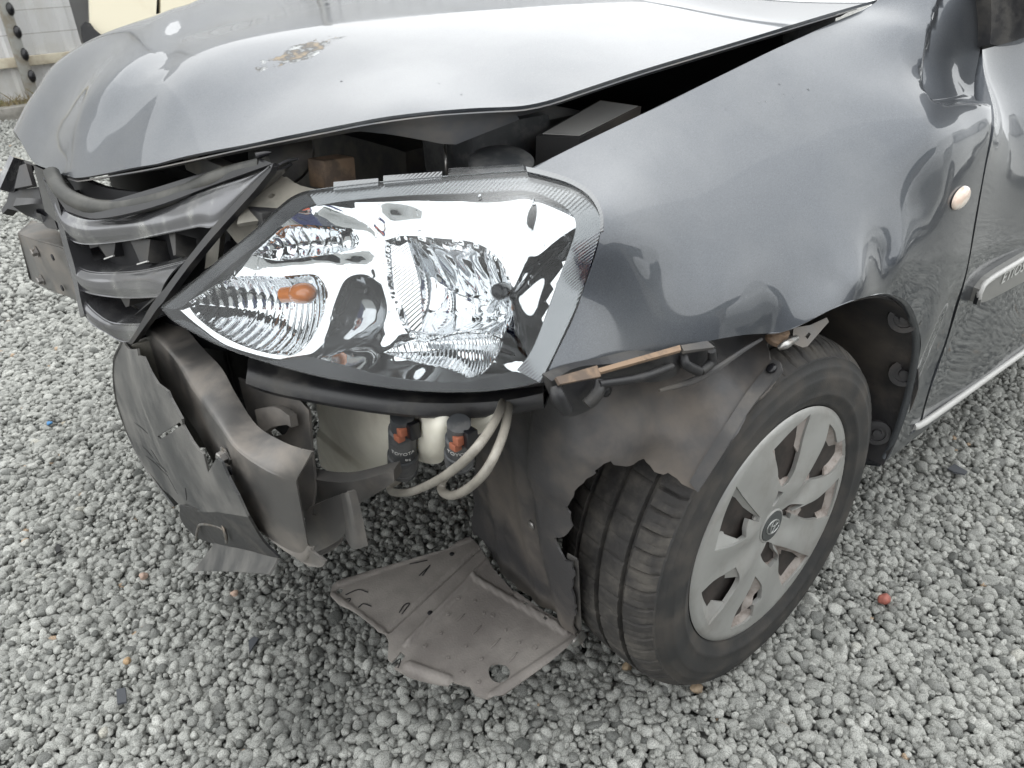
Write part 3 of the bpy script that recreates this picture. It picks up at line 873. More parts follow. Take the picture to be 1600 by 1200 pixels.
# side repeater
def marker():
    c = FEN.p(np.array([FEN.hit(1499, 309)]))[0]; n = FEN.normal(np.array([FEN.hit(1499, 309)]))[0]
    a = unit(V3(-1, 0, .10) - n * (V3(-1, 0, .10) @ n)); b_ = np.cross(n, a)
    def dome(rx, ry, hh, lift):
        V, F = [], []
        for i in range(9):
            t_ = i / 8 * math.pi / 2
            for j in range(28):
                q = 2 * math.pi * j / 28
                V.append(c + n * (lift + hh * math.cos(t_) ** .8) + math.sin(t_) * (rx * math.cos(q) * a + ry * math.sin(q) * b_))
        return V, grid_faces(9, 28, True)
    v, f = dome(.029, .0175, .004, -.002)
    o = obj('side_repeater', v, f, MATS['clean_black'], CAR)
    v, f = dome(.0265, .0155, .0085, .001)
    obj('repeater_lens', v, f, MATS['marker_lens'], o)
marker()

# ---- door with side moulding, sill
def door():
    P = [V3(-.42, .828, .34), V3(-.42, .843, .55), V3(-.42, .844, .66), V3(-.42, .836, .75), V3(-.44, .815, .82), V3(-.48, .790, .842), V3(-.50, .752, .862), V3(-.50, .737, .93),
         V3(-.45, .805, .25), V3(-.45, .79, .20)]
    P = P + [p + V3(-.7, .012, .012) for p in P] + [p + V3(-1.4, .010, .02) for p in P]
    gp_ = [(1530, -30), (1532, 20), (1533, 75), (1542, 120), (1548, 165), (1545, 205), (1540, 250), (1532, 300), (1522, 350), (1502, 450), (1478, 530), (1449, 615), (1440, 655)]
    G_ = FEN.p(FEN.hits(gp_))
    P = list(G_) + [p + V3(-.35, .006, .004) for p in G_] + [p + V3(-1.1, .010, .015) for p in G_]
    s = Surf(P, (.0, .85, .52), 2e-5)
    def ab3(l): return s.ab(np.array(l))
    gap = [(1533, -55), (1536, 0), (1535, 75), (1551, 165), (1543, 250), (1525, 350), (1505, 450), (1481, 530), (1452, 615), (1440, 662)]
    A = list(s.hits(gap + [(1500, 621), (1586, 561), (1700, 483), (1742, 454)])) + list(ab3([V3(-1.56, .85, .3), V3(-1.56, .85, .6), V3(-1.56, .80, .88), V3(-1.56, .74, .98), V3(-1.2, .745, .965)]))
    d = panel('front_door', s, None, MATS['paint'], CAR, thick=.02, h=.014, ab=A)
    # moulding
    ml = [(1515, 470), (1521, 449), (1536, 431), (1600, 392), (1700, 331), (1774, 287), (1784, 296), (1770, 335), (1700, 375), (1600, 432), (1535, 466)]
    g = panel('side_moulding', s, ml, MATS['trim_grey'], d, thick=.012, h=.012, off=.010)
    tube('moulding_edge', [s.p(np.array([s.hit(*q)]), .0105)[0] for q in [(1519, 462), (1522, 451), (1537, 433), (1600, 395), (1700, 334), (1772, 291)]], .0050, MATS['trim_pale'], g, k=5, seg=8)
    panel('moulding_clip', s, [(1514, 472), (1519, 455), (1523, 455), (1519, 474)], MATS['clean_black'], g, thick=.006, h=.01, off=.0123)
    # raised word on the moulding
    p0 = s.p(np.array([s.hit(1554, 440)]), .0108)[0]; p1 = s.p(np.array([s.hit(1588, 420)]), .0108)[0]
    n = s.normal(np.array([s.hit(1566, 433)]))[0]
    a = unit(p1 - p0); b_ = unit(np.cross(n, a))
    text('lettering', 'ETIOS', np.linalg.norm(p1 - p0), p0, a, b_, n, MATS['print_white'], g, thick=.0008)
    # sill strip
    st = [V3(-.445, .800, .212), V3(-.56, .806, .208), V3(-1.0, .812, .208), V3(-1.7, .812, .21)]
    t_ = tube('sill_strip', [s.p(np.array([s.hit(*q)]), o_)[0] for q, o_ in (((1431, 668), -.004), ((1440, 660), .003), ((1500, 618), .003), ((1586, 557), .003), ((1700, 479), .003), ((1738, 453), .003))], .0065, MATS['trim_pale'], CAR, k=4, seg=10)
    patch('sill', [[V3(x, .795, .215), V3(x, .79, .185), V3(x, .72, .165)] for x in (-.40, -.8, -1.7)], MATS['paint'], CAR, k=(3, 2), thick=.003)
    # mirror base and window
    ms_ = plane((-.52, .76, .93), (.25, .9, .3))
    panel('mirror_base', ms_, [(1536, -55), (1537, 40), (1535, 72), (1548, 74), (1600, 58), (1680, 30), (1680, -55)], MATS['black_plastic'], d, thick=.03, h=.02, off=.012)
    mv = []
    for i in range(13):
        th = math.pi * i / 12
        for j in range(28):
            ph = 2 * math.pi * j / 28
            sg = lambda q, e: math.copysign(abs(q) ** e, q)
            mv.append(V3(-.64, .925, 1.005) + V3(.075 * sg(math.cos(th), .7), .125 * sg(math.sin(th), .6) * sg(math.cos(ph), .6), .085 * sg(math.sin(th), .6) * sg(math.sin(ph), .6)))
    obj('wing_mirror', mv, grid_faces(13, 28, True), MATS['black_plastic'], d)
    patch('side_window', [[V3(-.60, .735, .975), V3(-.9, .745, .975), V3(-1.5, .745, .98)], [V3(-.78, .70, 1.12), V3(-1.0, .70, 1.14), V3(-1.5, .70, 1.15)], [V3(-1.05, .60, 1.36), V3(-1.2, .60, 1.38), V3(-1.5, .60, 1.38)]], MATS['dark_glass'], d, k=(3, 3), thick=.004)
    return s

def text(name, body, width, p0, a, b_, n, m, parent, thick=.0006, wrap=None, cap=None):
    cu = bpy.data.curves.new(name, 'FONT'); cu.body = body; cu.size = 1; cu.extrude = 0; cu.resolution_u = 3
    ob = bpy.data.objects.new(name, cu); COL.objects.link(ob)
    dg = bpy.context.evaluated_depsgraph_get()
    me = bpy.data.meshes.new_from_object(ob.evaluated_get(dg))
    bpy.data.objects.remove(ob); bpy.data.curves.remove(cu)
    V = np.array([q.co[:] for q in me.vertices]); F = [tuple(p.vertices) for p in me.polygons]
    bpy.data.meshes.remove(me)
    V[:, :2] -= V[:, :2].min(0)
    sc = width / V[:, 0].max()
    V[:, :2] *= sc
    if cap: V[:, 1] *= cap / V[:, 1].max()
    if wrap:
        th = (V[:, 0] - width / 2) / wrap
        Q = p0 + (wrap * np.sin(th))[:, None] * a + V[:, 1:2] * b_ + (wrap * (np.cos(th)))[:, None] * n
        nn = np.sin(th)[:, None] * a + np.cos(th)[:, None] * n
    else:
        Q = p0 + V[:, :1] * a + V[:, 1:2] * b_; nn = np.tile(n, (len(V), 1))
    k = len(V); E = {}
    for f in F:
        for i in range(len(f)): E[(f[i], f[(i + 1) % len(f)])] = 1
    F2 = list(F)
    VV = np.vstack([Q + nn * thick, Q])
    for (i, j) in E:
        if (j, i) not in E: F2.append((j, i, i + k, j + k))
    return obj(name, VV, F2, m, parent, smooth=False)
DOOR = door()

# ---- wheel
WC = V3(0, .66, .285)
def wheel(cx=WC, side=1, parent=CAR, full=True):
    w = empty('wheel', tuple(cx)); w.parent = parent
    # tyre: tread and sidewalls (heights are distances outward from the hub plane)
    rT = .2875
    prof = []   # (r, off, kind)
    for o_, r_ in ((-.010, .185), (-.022, .21), (-.024, .235), (-.018, .258), (-.008, .272)): prof.append((r_, o_, 0))
    tread = []
    e0, e1 = .002, .150
    gro = [.034, .076, .118]
    xs = sorted(set(list(np.linspace(e0, e1, 26)) + [g + d for g in gro for d in (-.0044, -.0036, .0036, .0044)]))
    for q in xs:
        u = (q - (e0 + e1) / 2) / ((e1 - e0) / 2)
        r_ = rT - .010 * abs(u) ** 3.2 - .004 * abs(u) ** 8
        k = 1
        if any(abs(q - g) < .0038 for g in gro): r_ -= .0085; k = 2
        prof.append((r_, q, k))
    for o_, r_ in ((.1575, .267), (.1600, .2655), (.1596, .2625), (.1640, .2555), (.1655, .2535), (.1652, .2515), (.1688, .241), (.1696, .2395), (.1692, .236), (.1695, .225), (.1678, .2155), (.1684, .2140), (.1664, .2105), (.1605, .199), (.1600, .1965), (.152, .190), (.14, .185)): prof.append((r_, o_, 0))
    NB = 62; sub = 9; seg = NB * sub
    V = np.zeros((len(prof), seg, 3)); 
    for i, (r_, o_, k) in enumerate(prof):
        for j in range(seg):
            rr = r_
            bl, ph = divmod(j, sub)
            tt = 2 * math.pi * j / seg
            if k == 1 and ph == 0:
                if o_ > .124: rr -= .0050
                elif o_ < .028: rr -= .004
                else: rr -= .0022 if bl % 2 else .0012
            if k == 1 and ph == 5 and o_ > .128: rr -= .0016
            if k == 0 and .262 < r_ < .275 and ph == 0: rr -= .0015
            skew = (o_ - .076) * .16 if k else 0
            tt += skew
            zz = rr * math.cos(tt)
            yy = o_
            if zz < -.268: zz = -.268 + (zz + .268) * .35; 
            V[i, j] = (rr * math.sin(tt), side * yy, zz)
    n0 = 5; n1 = 5 + len(xs)
    def strip(a, b_):
        return V[a:b_].reshape(-1, 3), grid_faces(b_ - a, seg, True)
    for nm, (a, b_), mm in (('tread', (n0 - 1, n1 + 1), 'tread'), ('sidewall', (n1, len(prof)), 'tyre'), ('inner_sidewall', (0, n0), 'tyre')):
        v, f = strip(a, b_)
        if side < 0: f = [q[::-1] for q in f]
        obj(nm, v, [q[::-1] for q in f], MATS[mm], w, sharp=38 if nm == 'tread' else 60)
    if not full: return w
    # steel rim behind the cover
    def rimlathe(nm, pr, mm):
        v, f = lathe_g(pr, (0, 0, 0), (0, 1, 0), 48); return obj(nm, v, f, MATS[mm], w, sharp=30)
    rimlathe('steel_rim', [(.188, .152), (.178, .150), (.174, .11), (.168, .095), (.150, .085), (.120, .105), (.085, .112), (.06, .100), (.03, .115), (0, .115)], 'wheel_steel')
    for k in range(8):
        a_ = k * math.pi / 4 + .2
        v, f = lathe_g([(.0165, 0), (.0175, .001), (.0165, .002), (0, .002)], (.136 * math.sin(a_), .0965, .136 * math.cos(a_)), (.25 * math.sin(a_), -1 + 2, .25 * math.cos(a_)), 18)
        obj('vent_hole', v, f, MATS['dark_bay'], w)
    return w
WH = wheel()

def wheel_cover():
    yc = .66 + .1626
    s = plane((0, yc, .285), (0, 1, 0))
    c0 = s.ab(np.array([V3(0, yc, .285)]))[0]
    recess = {
        'r1': [(1206, 704), (1226, 684), (1245, 666), (1267, 647), (1261, 672), (1254, 702), (1244, 735), (1234, 756), (1226, 762), (1215, 752), (1212, 730)],
        'r2': [(1296, 662), (1304, 673), (1309, 692), (1323, 685), (1320, 712), (1300, 738), (1276, 750), (1250, 757), (1262, 738), (1276, 712), (1288, 686)],
        'r3': [(1311, 746), (1304, 778), (1295, 807), (1282, 812), (1264, 814), (1236, 803), (1254, 789), (1274, 778), (1292, 762)],
        'r4': [(1212, 853), (1230, 856), (1264, 869), (1245, 893), (1224, 918), (1219, 900), (1219, 878), (1217, 864)],
        'r5': [(1182, 901), (1188, 915), (1186, 934), (1176, 945), (1174, 962), (1162, 974), (1141, 985), (1148, 968), (1158, 950), (1170, 928)],
        'r6': [(1097, 926), (1120, 908), (1151, 887), (1153, 902), (1147, 918), (1133, 940), (1107, 977), (1099, 955)],
        'r7': [(1151, 760), (1168, 782), (1191, 810), (1188, 817), (1172, 812), (1165, 826), (1163, 838), (1146, 850), (1115, 860), (1122, 835), (1134, 800)],
    }
    window = {
        'r1': [(1208, 706), (1231, 683), (1239, 697), (1241, 718), (1236, 734), (1226, 743), (1216, 749), (1213, 730)],
        'r2': [(1284, 696), (1288, 712), (1286, 728), (1276, 743), (1256, 752), (1264, 738), (1274, 722)],
        'r3': [(1238, 803), (1252, 795), (1266, 787), (1271, 799), (1271, 809), (1256, 810)],
        'r4': [(1216, 856), (1230, 859), (1243, 868), (1228, 886), (1222, 888), (1220, 870)],
        'r5': [(1181, 906), (1186, 916), (1184, 931), (1174, 942), (1161, 948), (1168, 934)],
        'r6': [(1099, 927), (1122, 909), (1149, 890), (1149, 903), (1140, 922), (1122, 934), (1101, 937)],
        'r7': [(1149, 784), (1176, 804), (1164, 815), (1161, 829), (1152, 838), (1128, 833), (1132, 815)],
    }
    sd2 = plane((0, yc - .012, .285), (0, 1, 0))
    wab = {k: s.ab(sd2.p(sd2.hits(v))) for k, v in window.items()}
    lug = [[(1228, 809), (1229, 800), (1238, 791), (1254, 787), (1240, 799), (1237, 812)],
           [(1205, 850), (1211, 852), (1212, 860), (1218, 869), (1217, 877), (1208, 884), (1200, 884), (1194, 878), (1192, 869), (1198, 860)],
           [(1214, 766), (1227, 771), (1219, 783), (1209, 793), (1208, 786)]]
    ang = {k: math.atan2(*(np.mean(s.hits(v), 0) - c0)[::-1]) for k, v in window.items()}
    an = np.array(sorted(ang.values()))
    def offn(q):
        d = q - c0; r_ = np.hypot(d[:, 0], d[:, 1]); th = np.arctan2(d[:, 1], d[:, 0])
        y = -.020 + .020 * np.sqrt(np.clip(1 - ((r_ - .178) / .178) ** 2 * .0, 0, 1))
        y = np.where(r_ > .182, -.0012 * ((r_ - .182) / .011) ** 2 * 4, 0.0)
        # each blade leans: one flank higher than the other
        i = np.searchsorted(an, th) % 7
        lo = an[(i - 1) % 7]; hi = an[i]
        w_ = (hi - lo) % (2 * math.pi); f_ = ((th - lo) % (2 * math.pi)) / w_
        env = np.clip((r_ - .035) / .04, 0, 1) * np.clip((.178 - r_) / .035, 0, 1)
        y = y + env * .0032 * np.sin(2 * math.pi * f_)
        y = y - .010 * np.clip((.07 - r_) / .05, 0, 1) ** 1.5
        return y
    circ = [c0 + .1925 * np.array([math.cos(a_), math.sin(a_)]) for a_ in np.arange(96) * 2 * math.pi / 96]
    cv = panel('wheel_cover', s, None, MATS['cover_silver'], None, thick=.007, h=.0055, step=.004, ab=circ, offn=offn, holes=list(recess.values()) + lug)
    parent_w(cv)
    for k in recess:
        O_ = densify(s.hits(recess[k]), .004, True, True)
        def po(q, O_=O_): return offn(q) - .0035 - .010 * np.clip(bdist(O_, q) / .018, 0, 1)
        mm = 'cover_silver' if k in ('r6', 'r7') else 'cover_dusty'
        A_ = densify(s.hits(recess[k]), .004, True, True)
        H_ = densify(wab[k], .004, True, True)
        v, f, n = trim(A_, [H_], .0045, lambda q: s.p(q, po(q)), lambda q: np.tile(s.n, (len(q), 1)), .003)
        parent_w(obj('cover_pocket', v, f, MATS[mm], None, sharp=40), cv)
    for q in lug:
        A = densify(s.hits(q), .004, True, True); n = len(A); B = A.mean(0) + (A - A.mean(0)) * .8
        v = np.vstack([s.p(A, offn(A) - .006), s.p(B, -.028), s.p(A.mean(0)[None], -.028)])
        f = [(i, (i + 1) % n, n + (i + 1) % n, n + i) for i in range(n)] + [(n + i, n + (i + 1) % n, 2 * n) for i in range(n)]
        parent_w(obj('lug_pocket', v, f, MATS['cover_dusty'], None, sharp=50), cv)
    # centre cap with its emblem of three ellipses
    e1, e2 = s.e1, s.e2
    hub = V3(0, yc - .010, .285)
    v, f = lathe_g([(.0285, -.004), (.0285, .003), (.0265, .0042), (.0255, .0042), (.0250, .0030), (0, .0036)], hub, (0, 1, 0), 48)
    v2, f2 = lathe_g([(.0246, .0030), (.024, .0050), (.012, .0058), (0, .006)], hub, (0, 1, 0), 48)
    parent_w(obj('hub_ring', v, f, MATS['cover_silver'], None, sharp=30), cv)
    cap = parent_w(obj('centre_cap', v2, f2, MATS['cap_grey'], None, sharp=30), cv)
    rot = R(-18)
    U = math.cos(rot) * V3(-1, 0, 0) + math.sin(rot) * V3(0, 0, 1); Vv = -math.sin(rot) * V3(-1, 0, 0) + math.cos(rot) * V3(0, 0, 1)
    def ring(cx, cy, rx, ry):
        return tube_g([hub + V3(0, .0062, 0) + U * (cx + rx * math.cos(t_)) + Vv * (cy + ry * math.sin(t_)) for t_ in np.linspace(0, 2 * math.pi, 30)], .0009, 1, 6)
    v, f = merge([ring(0, 0, .0165, .0118), ring(0, .0005, .0048, .0110), ring(0, .0058, .0108, .0050)])
    parent_w(obj('emblem', v, f, MATS['cap_line'], None), cv)

def parent_w(o, p=None):
    """parts of the wheel are authored in the car frame; the wheel empty sits at the hub"""
    me = o.data
    if p is None or True:
        co = np.empty(len(me.vertices) * 3); me.vertices.foreach_get('co', co)
        co = co.reshape(-1, 3) - WC; me.vertices.foreach_set('co', co.ravel()); me.update()
    o.parent = WH
    return o
wheel_cover()

# ---- headlight
def headlight():
    P = [Y(250, 480, .30), Y(435, 330, .42), Y(480, 298, .43), Y(560, 287, .475), Y(640, 279, .52), Y(730, 274, .57), Y(825, 266, .62), Y(890, 287, .675), Y(940, 340, .735), Y(910, 460, .742), Y(848, 598, .765),
         Y(660, 612, .655), Y(500, 590, .53), Y(350, 545, .40), Y(650, 440, .605), Y(480, 440, .47), Y(800, 440, .705), Y(580, 520, .575), Y(350, 460, .375), Y(760, 330, .625)]
    s = Surf(P, (.72, .50, .48), 1e-4)
    out = [(250, 480), (300, 440), (350, 398), (400, 357), (430, 328), (455, 308), (480, 298), (520, 292), (580, 285), (640, 279), (730, 272), (825, 266), (850, 273), (890, 285), (922, 306), (938, 335), (939, 360), (923, 422), (898, 492), (868, 555), (846, 598),
           (800, 607), (740, 613), (660, 612), (580, 603), (500, 589), (420, 568), (350, 544), (300, 519), (268, 500)]
    HL = empty('headlight', tuple(s.o)); HL.parent = CAR
    def P_(o):
        me = o.data; co = np.empty(len(me.vertices) * 3); me.vertices.foreach_get('co', co)
        me.vertices.foreach_set('co', (co.reshape(-1, 3) - s.o).ravel()); me.update(); o.parent = HL
        return o
    # depth of the bright bezel behind the lens
    dp = [((250, 480), .004), ((435, 330), .006), ((480, 298), .008), ((640, 279), .014), ((825, 266), .012), ((940, 340), .012), ((848, 598), .012), ((660, 612), .010), ((500, 590), .010), ((350, 545), .008),
          ((868, 420), .014), ((822, 430), .046), ((845, 500), .014), ((810, 520), .042), ((835, 320), .024), ((850, 360), .034), ((560, 440), .060), ((530, 500), .055), ((520, 560), .035), ((620, 570), .040), ((700, 590), .030), ((660, 320), .040), ((560, 330), .040),
          ((440, 420), .040), ((350, 420), .028), ((460, 560), .040), ((790, 565), .030), ((760, 335), .040), ((490, 470), .05)]
    DP = s.hits([q for q, _ in dp]); dw = tps_fit(DP, np.array([q for _, q in dp]), 1e-4)
    def ridge(px0, px1, amp, wd):
        a, b_ = s.hit(*px0), s.hit(*px1)
        def g(ab):
            e = b_ - a; tt = np.clip(((ab - a) @ e) / (e @ e), 0, 1)
            return amp * np.exp(-(np.linalg.norm(ab - a - tt[..., None] * e, axis=-1) / wd) ** 2)
        return g
    rd = [ridge((395, 416), (552, 398), -.004, .010), ridge((505, 400), (562, 345), .004, .012), ridge((590, 322), (800, 312), -.003, .012), ridge((818, 300), (806, 400), -.003, .011), ridge((500, 312), (560, 330), .005, .010), ridge((585, 545), (800, 560), .005, .008), ridge((548, 402), (556, 520), .003, .009)]
    dep = lambda q: -np.clip(tps_eval(DP, dw, q), .009, .1) + sum(g(q) for g in rd)
    main = [(572, 352), (600, 340), (660, 335), (715, 336), (752, 350), (776, 378), (792, 420), (794, 460), (786, 500), (764, 528), (720, 522), (670, 516), (620, 528), (590, 516), (566, 470), (560, 410)]
    ind = [(282, 472), (330, 436), (362, 430), (410, 432), (462, 428), (474, 440), (470, 475), (456, 510), (436, 545), (420, 552), (380, 544), (335, 522), (300, 496)]
    upp = [(368, 398), (404, 372), (440, 350), (490, 342), (528, 340), (536, 356), (530, 374), (500, 388), (460, 400), (410, 408)]
    low = [(560, 548), (600, 526), (650, 518), (710, 520), (768, 532), (762, 552), (742, 578), (716, 594), (670, 580), (620, 568)]
    tro = [(482, 470), (500, 432), (528, 416), (552, 428), (556, 470), (548, 505), (525, 530), (495, 548), (470, 556), (466, 530), (474, 500)]
    inner = [(272, 482), (312, 446), (358, 408), (405, 370), (440, 340), (470, 318), (500, 308), (560, 300), (640, 295), (730, 290), (815, 286), (855, 294), (888, 312), (902, 338), (901, 370), (884, 430), (862, 492), (838, 545), (812, 580),
             (770, 592), (720, 600), (660, 598), (580, 588), (520, 572), (450, 560), (400, 556), (340, 535), (300, 506)]
    P_(panel('bezel', s, inner, MATS['chrome'], None, thick=.0015, h=.006, step=.006, offn=dep, holes=[main, ind, upp, low, tro]))
    # bowls
    def bowl(nm, px, D, mm, flute, hh=.0028):
        A = densify(s.hits(px), .004, True, True); c = A.mean(0)
        d = A - c; th = np.arctan2(d[:, 1], d[:, 0]); rr = np.hypot(d[:, 0], d[:, 1]); o_ = np.argsort(th)
        def offn(q):
            e = q - c; t_ = np.arctan2(e[:, 1], e[:, 0]); r_ = np.hypot(e[:, 0], e[:, 1])
            R_ = np.interp(t_, th[o_], rr[o_], period=2 * math.pi)
            rho = np.clip(r_ / R_, 0, 1)
            return dep(q) - D * (1 - rho ** 2) + flute(q - c, rho)
        return P_(panel(nm, s, None, MATS[mm], None, thick=.0012, h=hh, step=.004, ab=A, offn=offn))
    def fl_main(e, rho):
        w = .024; k = np.floor(e[:, 0] / w + .5); f_ = e[:, 0] / w - k
        r = .0060 * (1 - (2 * f_) ** 2) * (rho < .97)
        band = np.floor((e[:, 1] + .02) / .04)
        r = r + .0035 * np.where((band % 2) == 0, 1, -1) * np.where(abs(k) < 2, 1, .2) * (rho < .9)
        return r
    def fl_ind(e, rho):
        w = .0095; k = np.floor(e[:, 0] / w); f_ = e[:, 0] / w - k
        return .0018 * np.abs(np.sin(math.pi * f_)) * (rho < .95)
    def fl_upp(e, rho):
        w = .018; f_ = e[:, 0] / w - np.floor(e[:, 0] / w); return .003 * np.sin(math.pi * f_) * (rho < .95)
    def fl_low(e, rho):
        w = .0048; d_ = e[:, 0] * .9 + e[:, 1] * .45; f_ = d_ / w - np.floor(d_ / w); return .0016 * np.sin(math.pi * f_) * (rho < .96)
    bowl('main_reflector', main, .055, 'chrome', fl_main)
    bowl('indicator_reflector', ind, .035, 'chrome', fl_ind, .0022)
    bowl('upper_reflector', upp, .022, 'chrome', fl_upp, .0022)
    bowl('lower_reflector', low, .018, 'chrome', fl_low, .0016)
    # fluted strip left of the main bowl and the ribbed rim round the lens
    P_(panel('fluted_strip', s, [(574, 356), (606, 344), (604, 400), (600, 460), (604, 508), (592, 512), (570, 470), (565, 410)], MATS['chrome_fluted'], None, thick=.001, h=.005, offn=lambda q: dep(q) - .004))
    def ring_strip(nm, a, b_, mm, off):
        P_(panel(nm, s, a + b_[::-1], MATS[mm], None, thick=.0015, h=.006, step=.008, off=off * .7))
    o1 = [(480, 299), (520, 293), (580, 286), (640, 280), (730, 274), (825, 268), (850, 274), (889, 287), (920, 308), (936, 336), (937, 360), (921, 422), (896, 491), (866, 553), (843, 597)]
    i1 = [(492, 318), (524, 312), (580, 305), (640, 300), (730, 295), (812, 290), (846, 298), (880, 316), (896, 338), (896, 366), (880, 424), (858, 486), (832, 545), (806, 578)]
    ring_strip('ribbed_rim', o1, i1, 'chrome_rim', -.009)
    o2 = [(840, 597), (800, 606), (740, 612), (660, 611), (580, 602), (500, 588), (420, 567), (350, 543), (300, 518), (266, 499)]
    i2 = [(806, 580), (770, 588), (720, 598), (660, 596), (590, 586), (520, 566), (470, 556), (440, 562), (400, 560), (340, 536), (290, 502)]
    ring_strip('black_band', o2, i2, 'gloss_black', -.006)
    o3 = [(254, 480), (300, 442), (350, 400), (400, 359), (432, 329), (456, 310), (478, 301)]
    i3 = [(274, 482), (314, 450), (362, 410), (410, 374), (446, 344), (472, 324), (490, 315)]
    ring_strip('dark_edge', o3, i3, 'gloss_black', -.005)
    bowl('trough', tro, .030, 'chrome_dark_reflection', lambda e, rho: 0 * rho, .004)
    # bulbs
    def along(px, off): return s.p(np.array([s.hit(*px)]), off)[0]
    n0 = unit(V3(.8, .5, .3))
    c = along((447, 456), -.036); ax = unit(along((420, 459), -.040) - c)
    v, f = lathe_g([(.0, -.020), (.009, -.017), (.0125, -.008), (.013, .002), (.0115, .011), (.006, .018), (0, .0195)], c, -ax, 24)
    P_(obj('amber_bulb', v, f, MATS['amber'], None))
    v, f = lathe_g([(.010, 0), (.010, .018), (0, .018)], c + ax * .014, ax, 20); P_(obj('bulb_socket', v, f, MATS['amber'], None, sharp=30))
    c = along((757, 428), -.045)
    v, f = lathe_g([(.0, .010), (.006, .009), (.009, .004), (.0095, -.012), (.006, -.03), (0, -.03)], c, n0, 22); P_(obj('bulb_cap', v, f, MATS['gloss_black'], None, sharp=40))
    P_(obj('bulb_stem', *tube_g([c - n0 * .012, along((690, 432), -.105)], .0065, 1, 14), MATS['chrome'], None, sharp=40))
    c = along((498, 362), -.05)
    v, f = lathe_g([(0, .012), (.006, .010), (.008, 0), (.006, -.012), (0, -.014)], c, n0, 18); P_(obj('sidelight_bulb', v, f, MATS['clear_lens'], None))
    # side walls and back shell of the housing
    A = densify(s.hits(out), .012, True, True); n = len(A)
    B = A.mean(0) + (A - A.mean(0)) * .97
    v = np.vstack([s.p(A, -.0015), s.p(A, -.030), s.p(B) - s.n * .17, s.p(A.mean(0)[None]) - s.n * .18])
    f = [(i, (i + 1) % n, n + (i + 1) % n, n + i) for i in range(n)] + [(n + i, n + (i + 1) % n, 2 * n + (i + 1) % n, 2 * n + i) for i in range(n)] + [(2 * n + i, 2 * n + (i + 1) % n, 3 * n) for i in range(n)]
    P_(obj('housing', v, f, MATS['clean_black'], None, sharp=45))
    P_(panel('lens', s, out, MATS['clear_lens'], None, thick=.0022, h=.008, step=.006))
    # lens lip moulded along the outer corner, tabs along the top edge
    P_(panel('lens_lip', s, [(822, 262), (850, 268), (892, 281), (926, 303), (942, 334), (943, 362), (938, 362), (937, 336), (921, 308), (889, 288), (850, 276), (824, 270)], MATS['chrome_rim'], None, thick=.004, h=.006, off=.002))
    for (u0, v0), (u1, v1), hh in (((700, 271), (818, 262), 10), ((598, 281), (690, 272), 8), ((520, 291), (590, 283), 8)):
        P_(panel('top_tab', s, [(u0, v0 - hh), (u1, v1 - hh + 2), (u1, v1 + 5), (u0, v0 + 5)], MATS['clear_lens'] if u0 == 700 else MATS['chrome_rim'], None, thick=.004, h=.01, off=-.002, smooth=False))
    return s
HLS = headlight()

# ---- bumper carrier strip under the headlight
def carrier():
    pts = [(388, 578, .44), (430, 592, .475), (500, 606, .535), (580, 619, .60), (660, 627, .655), (740, 627, .695), (800, 622, .73), (850, 612, .758)]
    rows = []
    for (u, v, y) in pts:
        p = Y(u, v - 12, y - .045); q = Y(u, v + 4, y - .028); r = Y(u, v + 22, y - .030)
        rows.append([p + V3(-.02, -.02, .01), p, q, r, r + V3(-.03, -.025, -.005)])
    c = patch('bumper_carrier', rows, MATS['black_plastic'], CAR, k=(4, 3), thick=.003)
    for (u, v, y) in [(430, 596, .47), (465, 604, .50), (660, 634, .652), (725, 634, .684), (575, 624, .592)]:
        a = Y(u, v - 6, y - .032); b_ = Y(u - 7, v + 16, y - .026)
        obj('rib', *tube_g([a, (a + b_) / 2, b_], .0018, 1, 6), MATS['black_plastic'], c)
    return c
carrier()

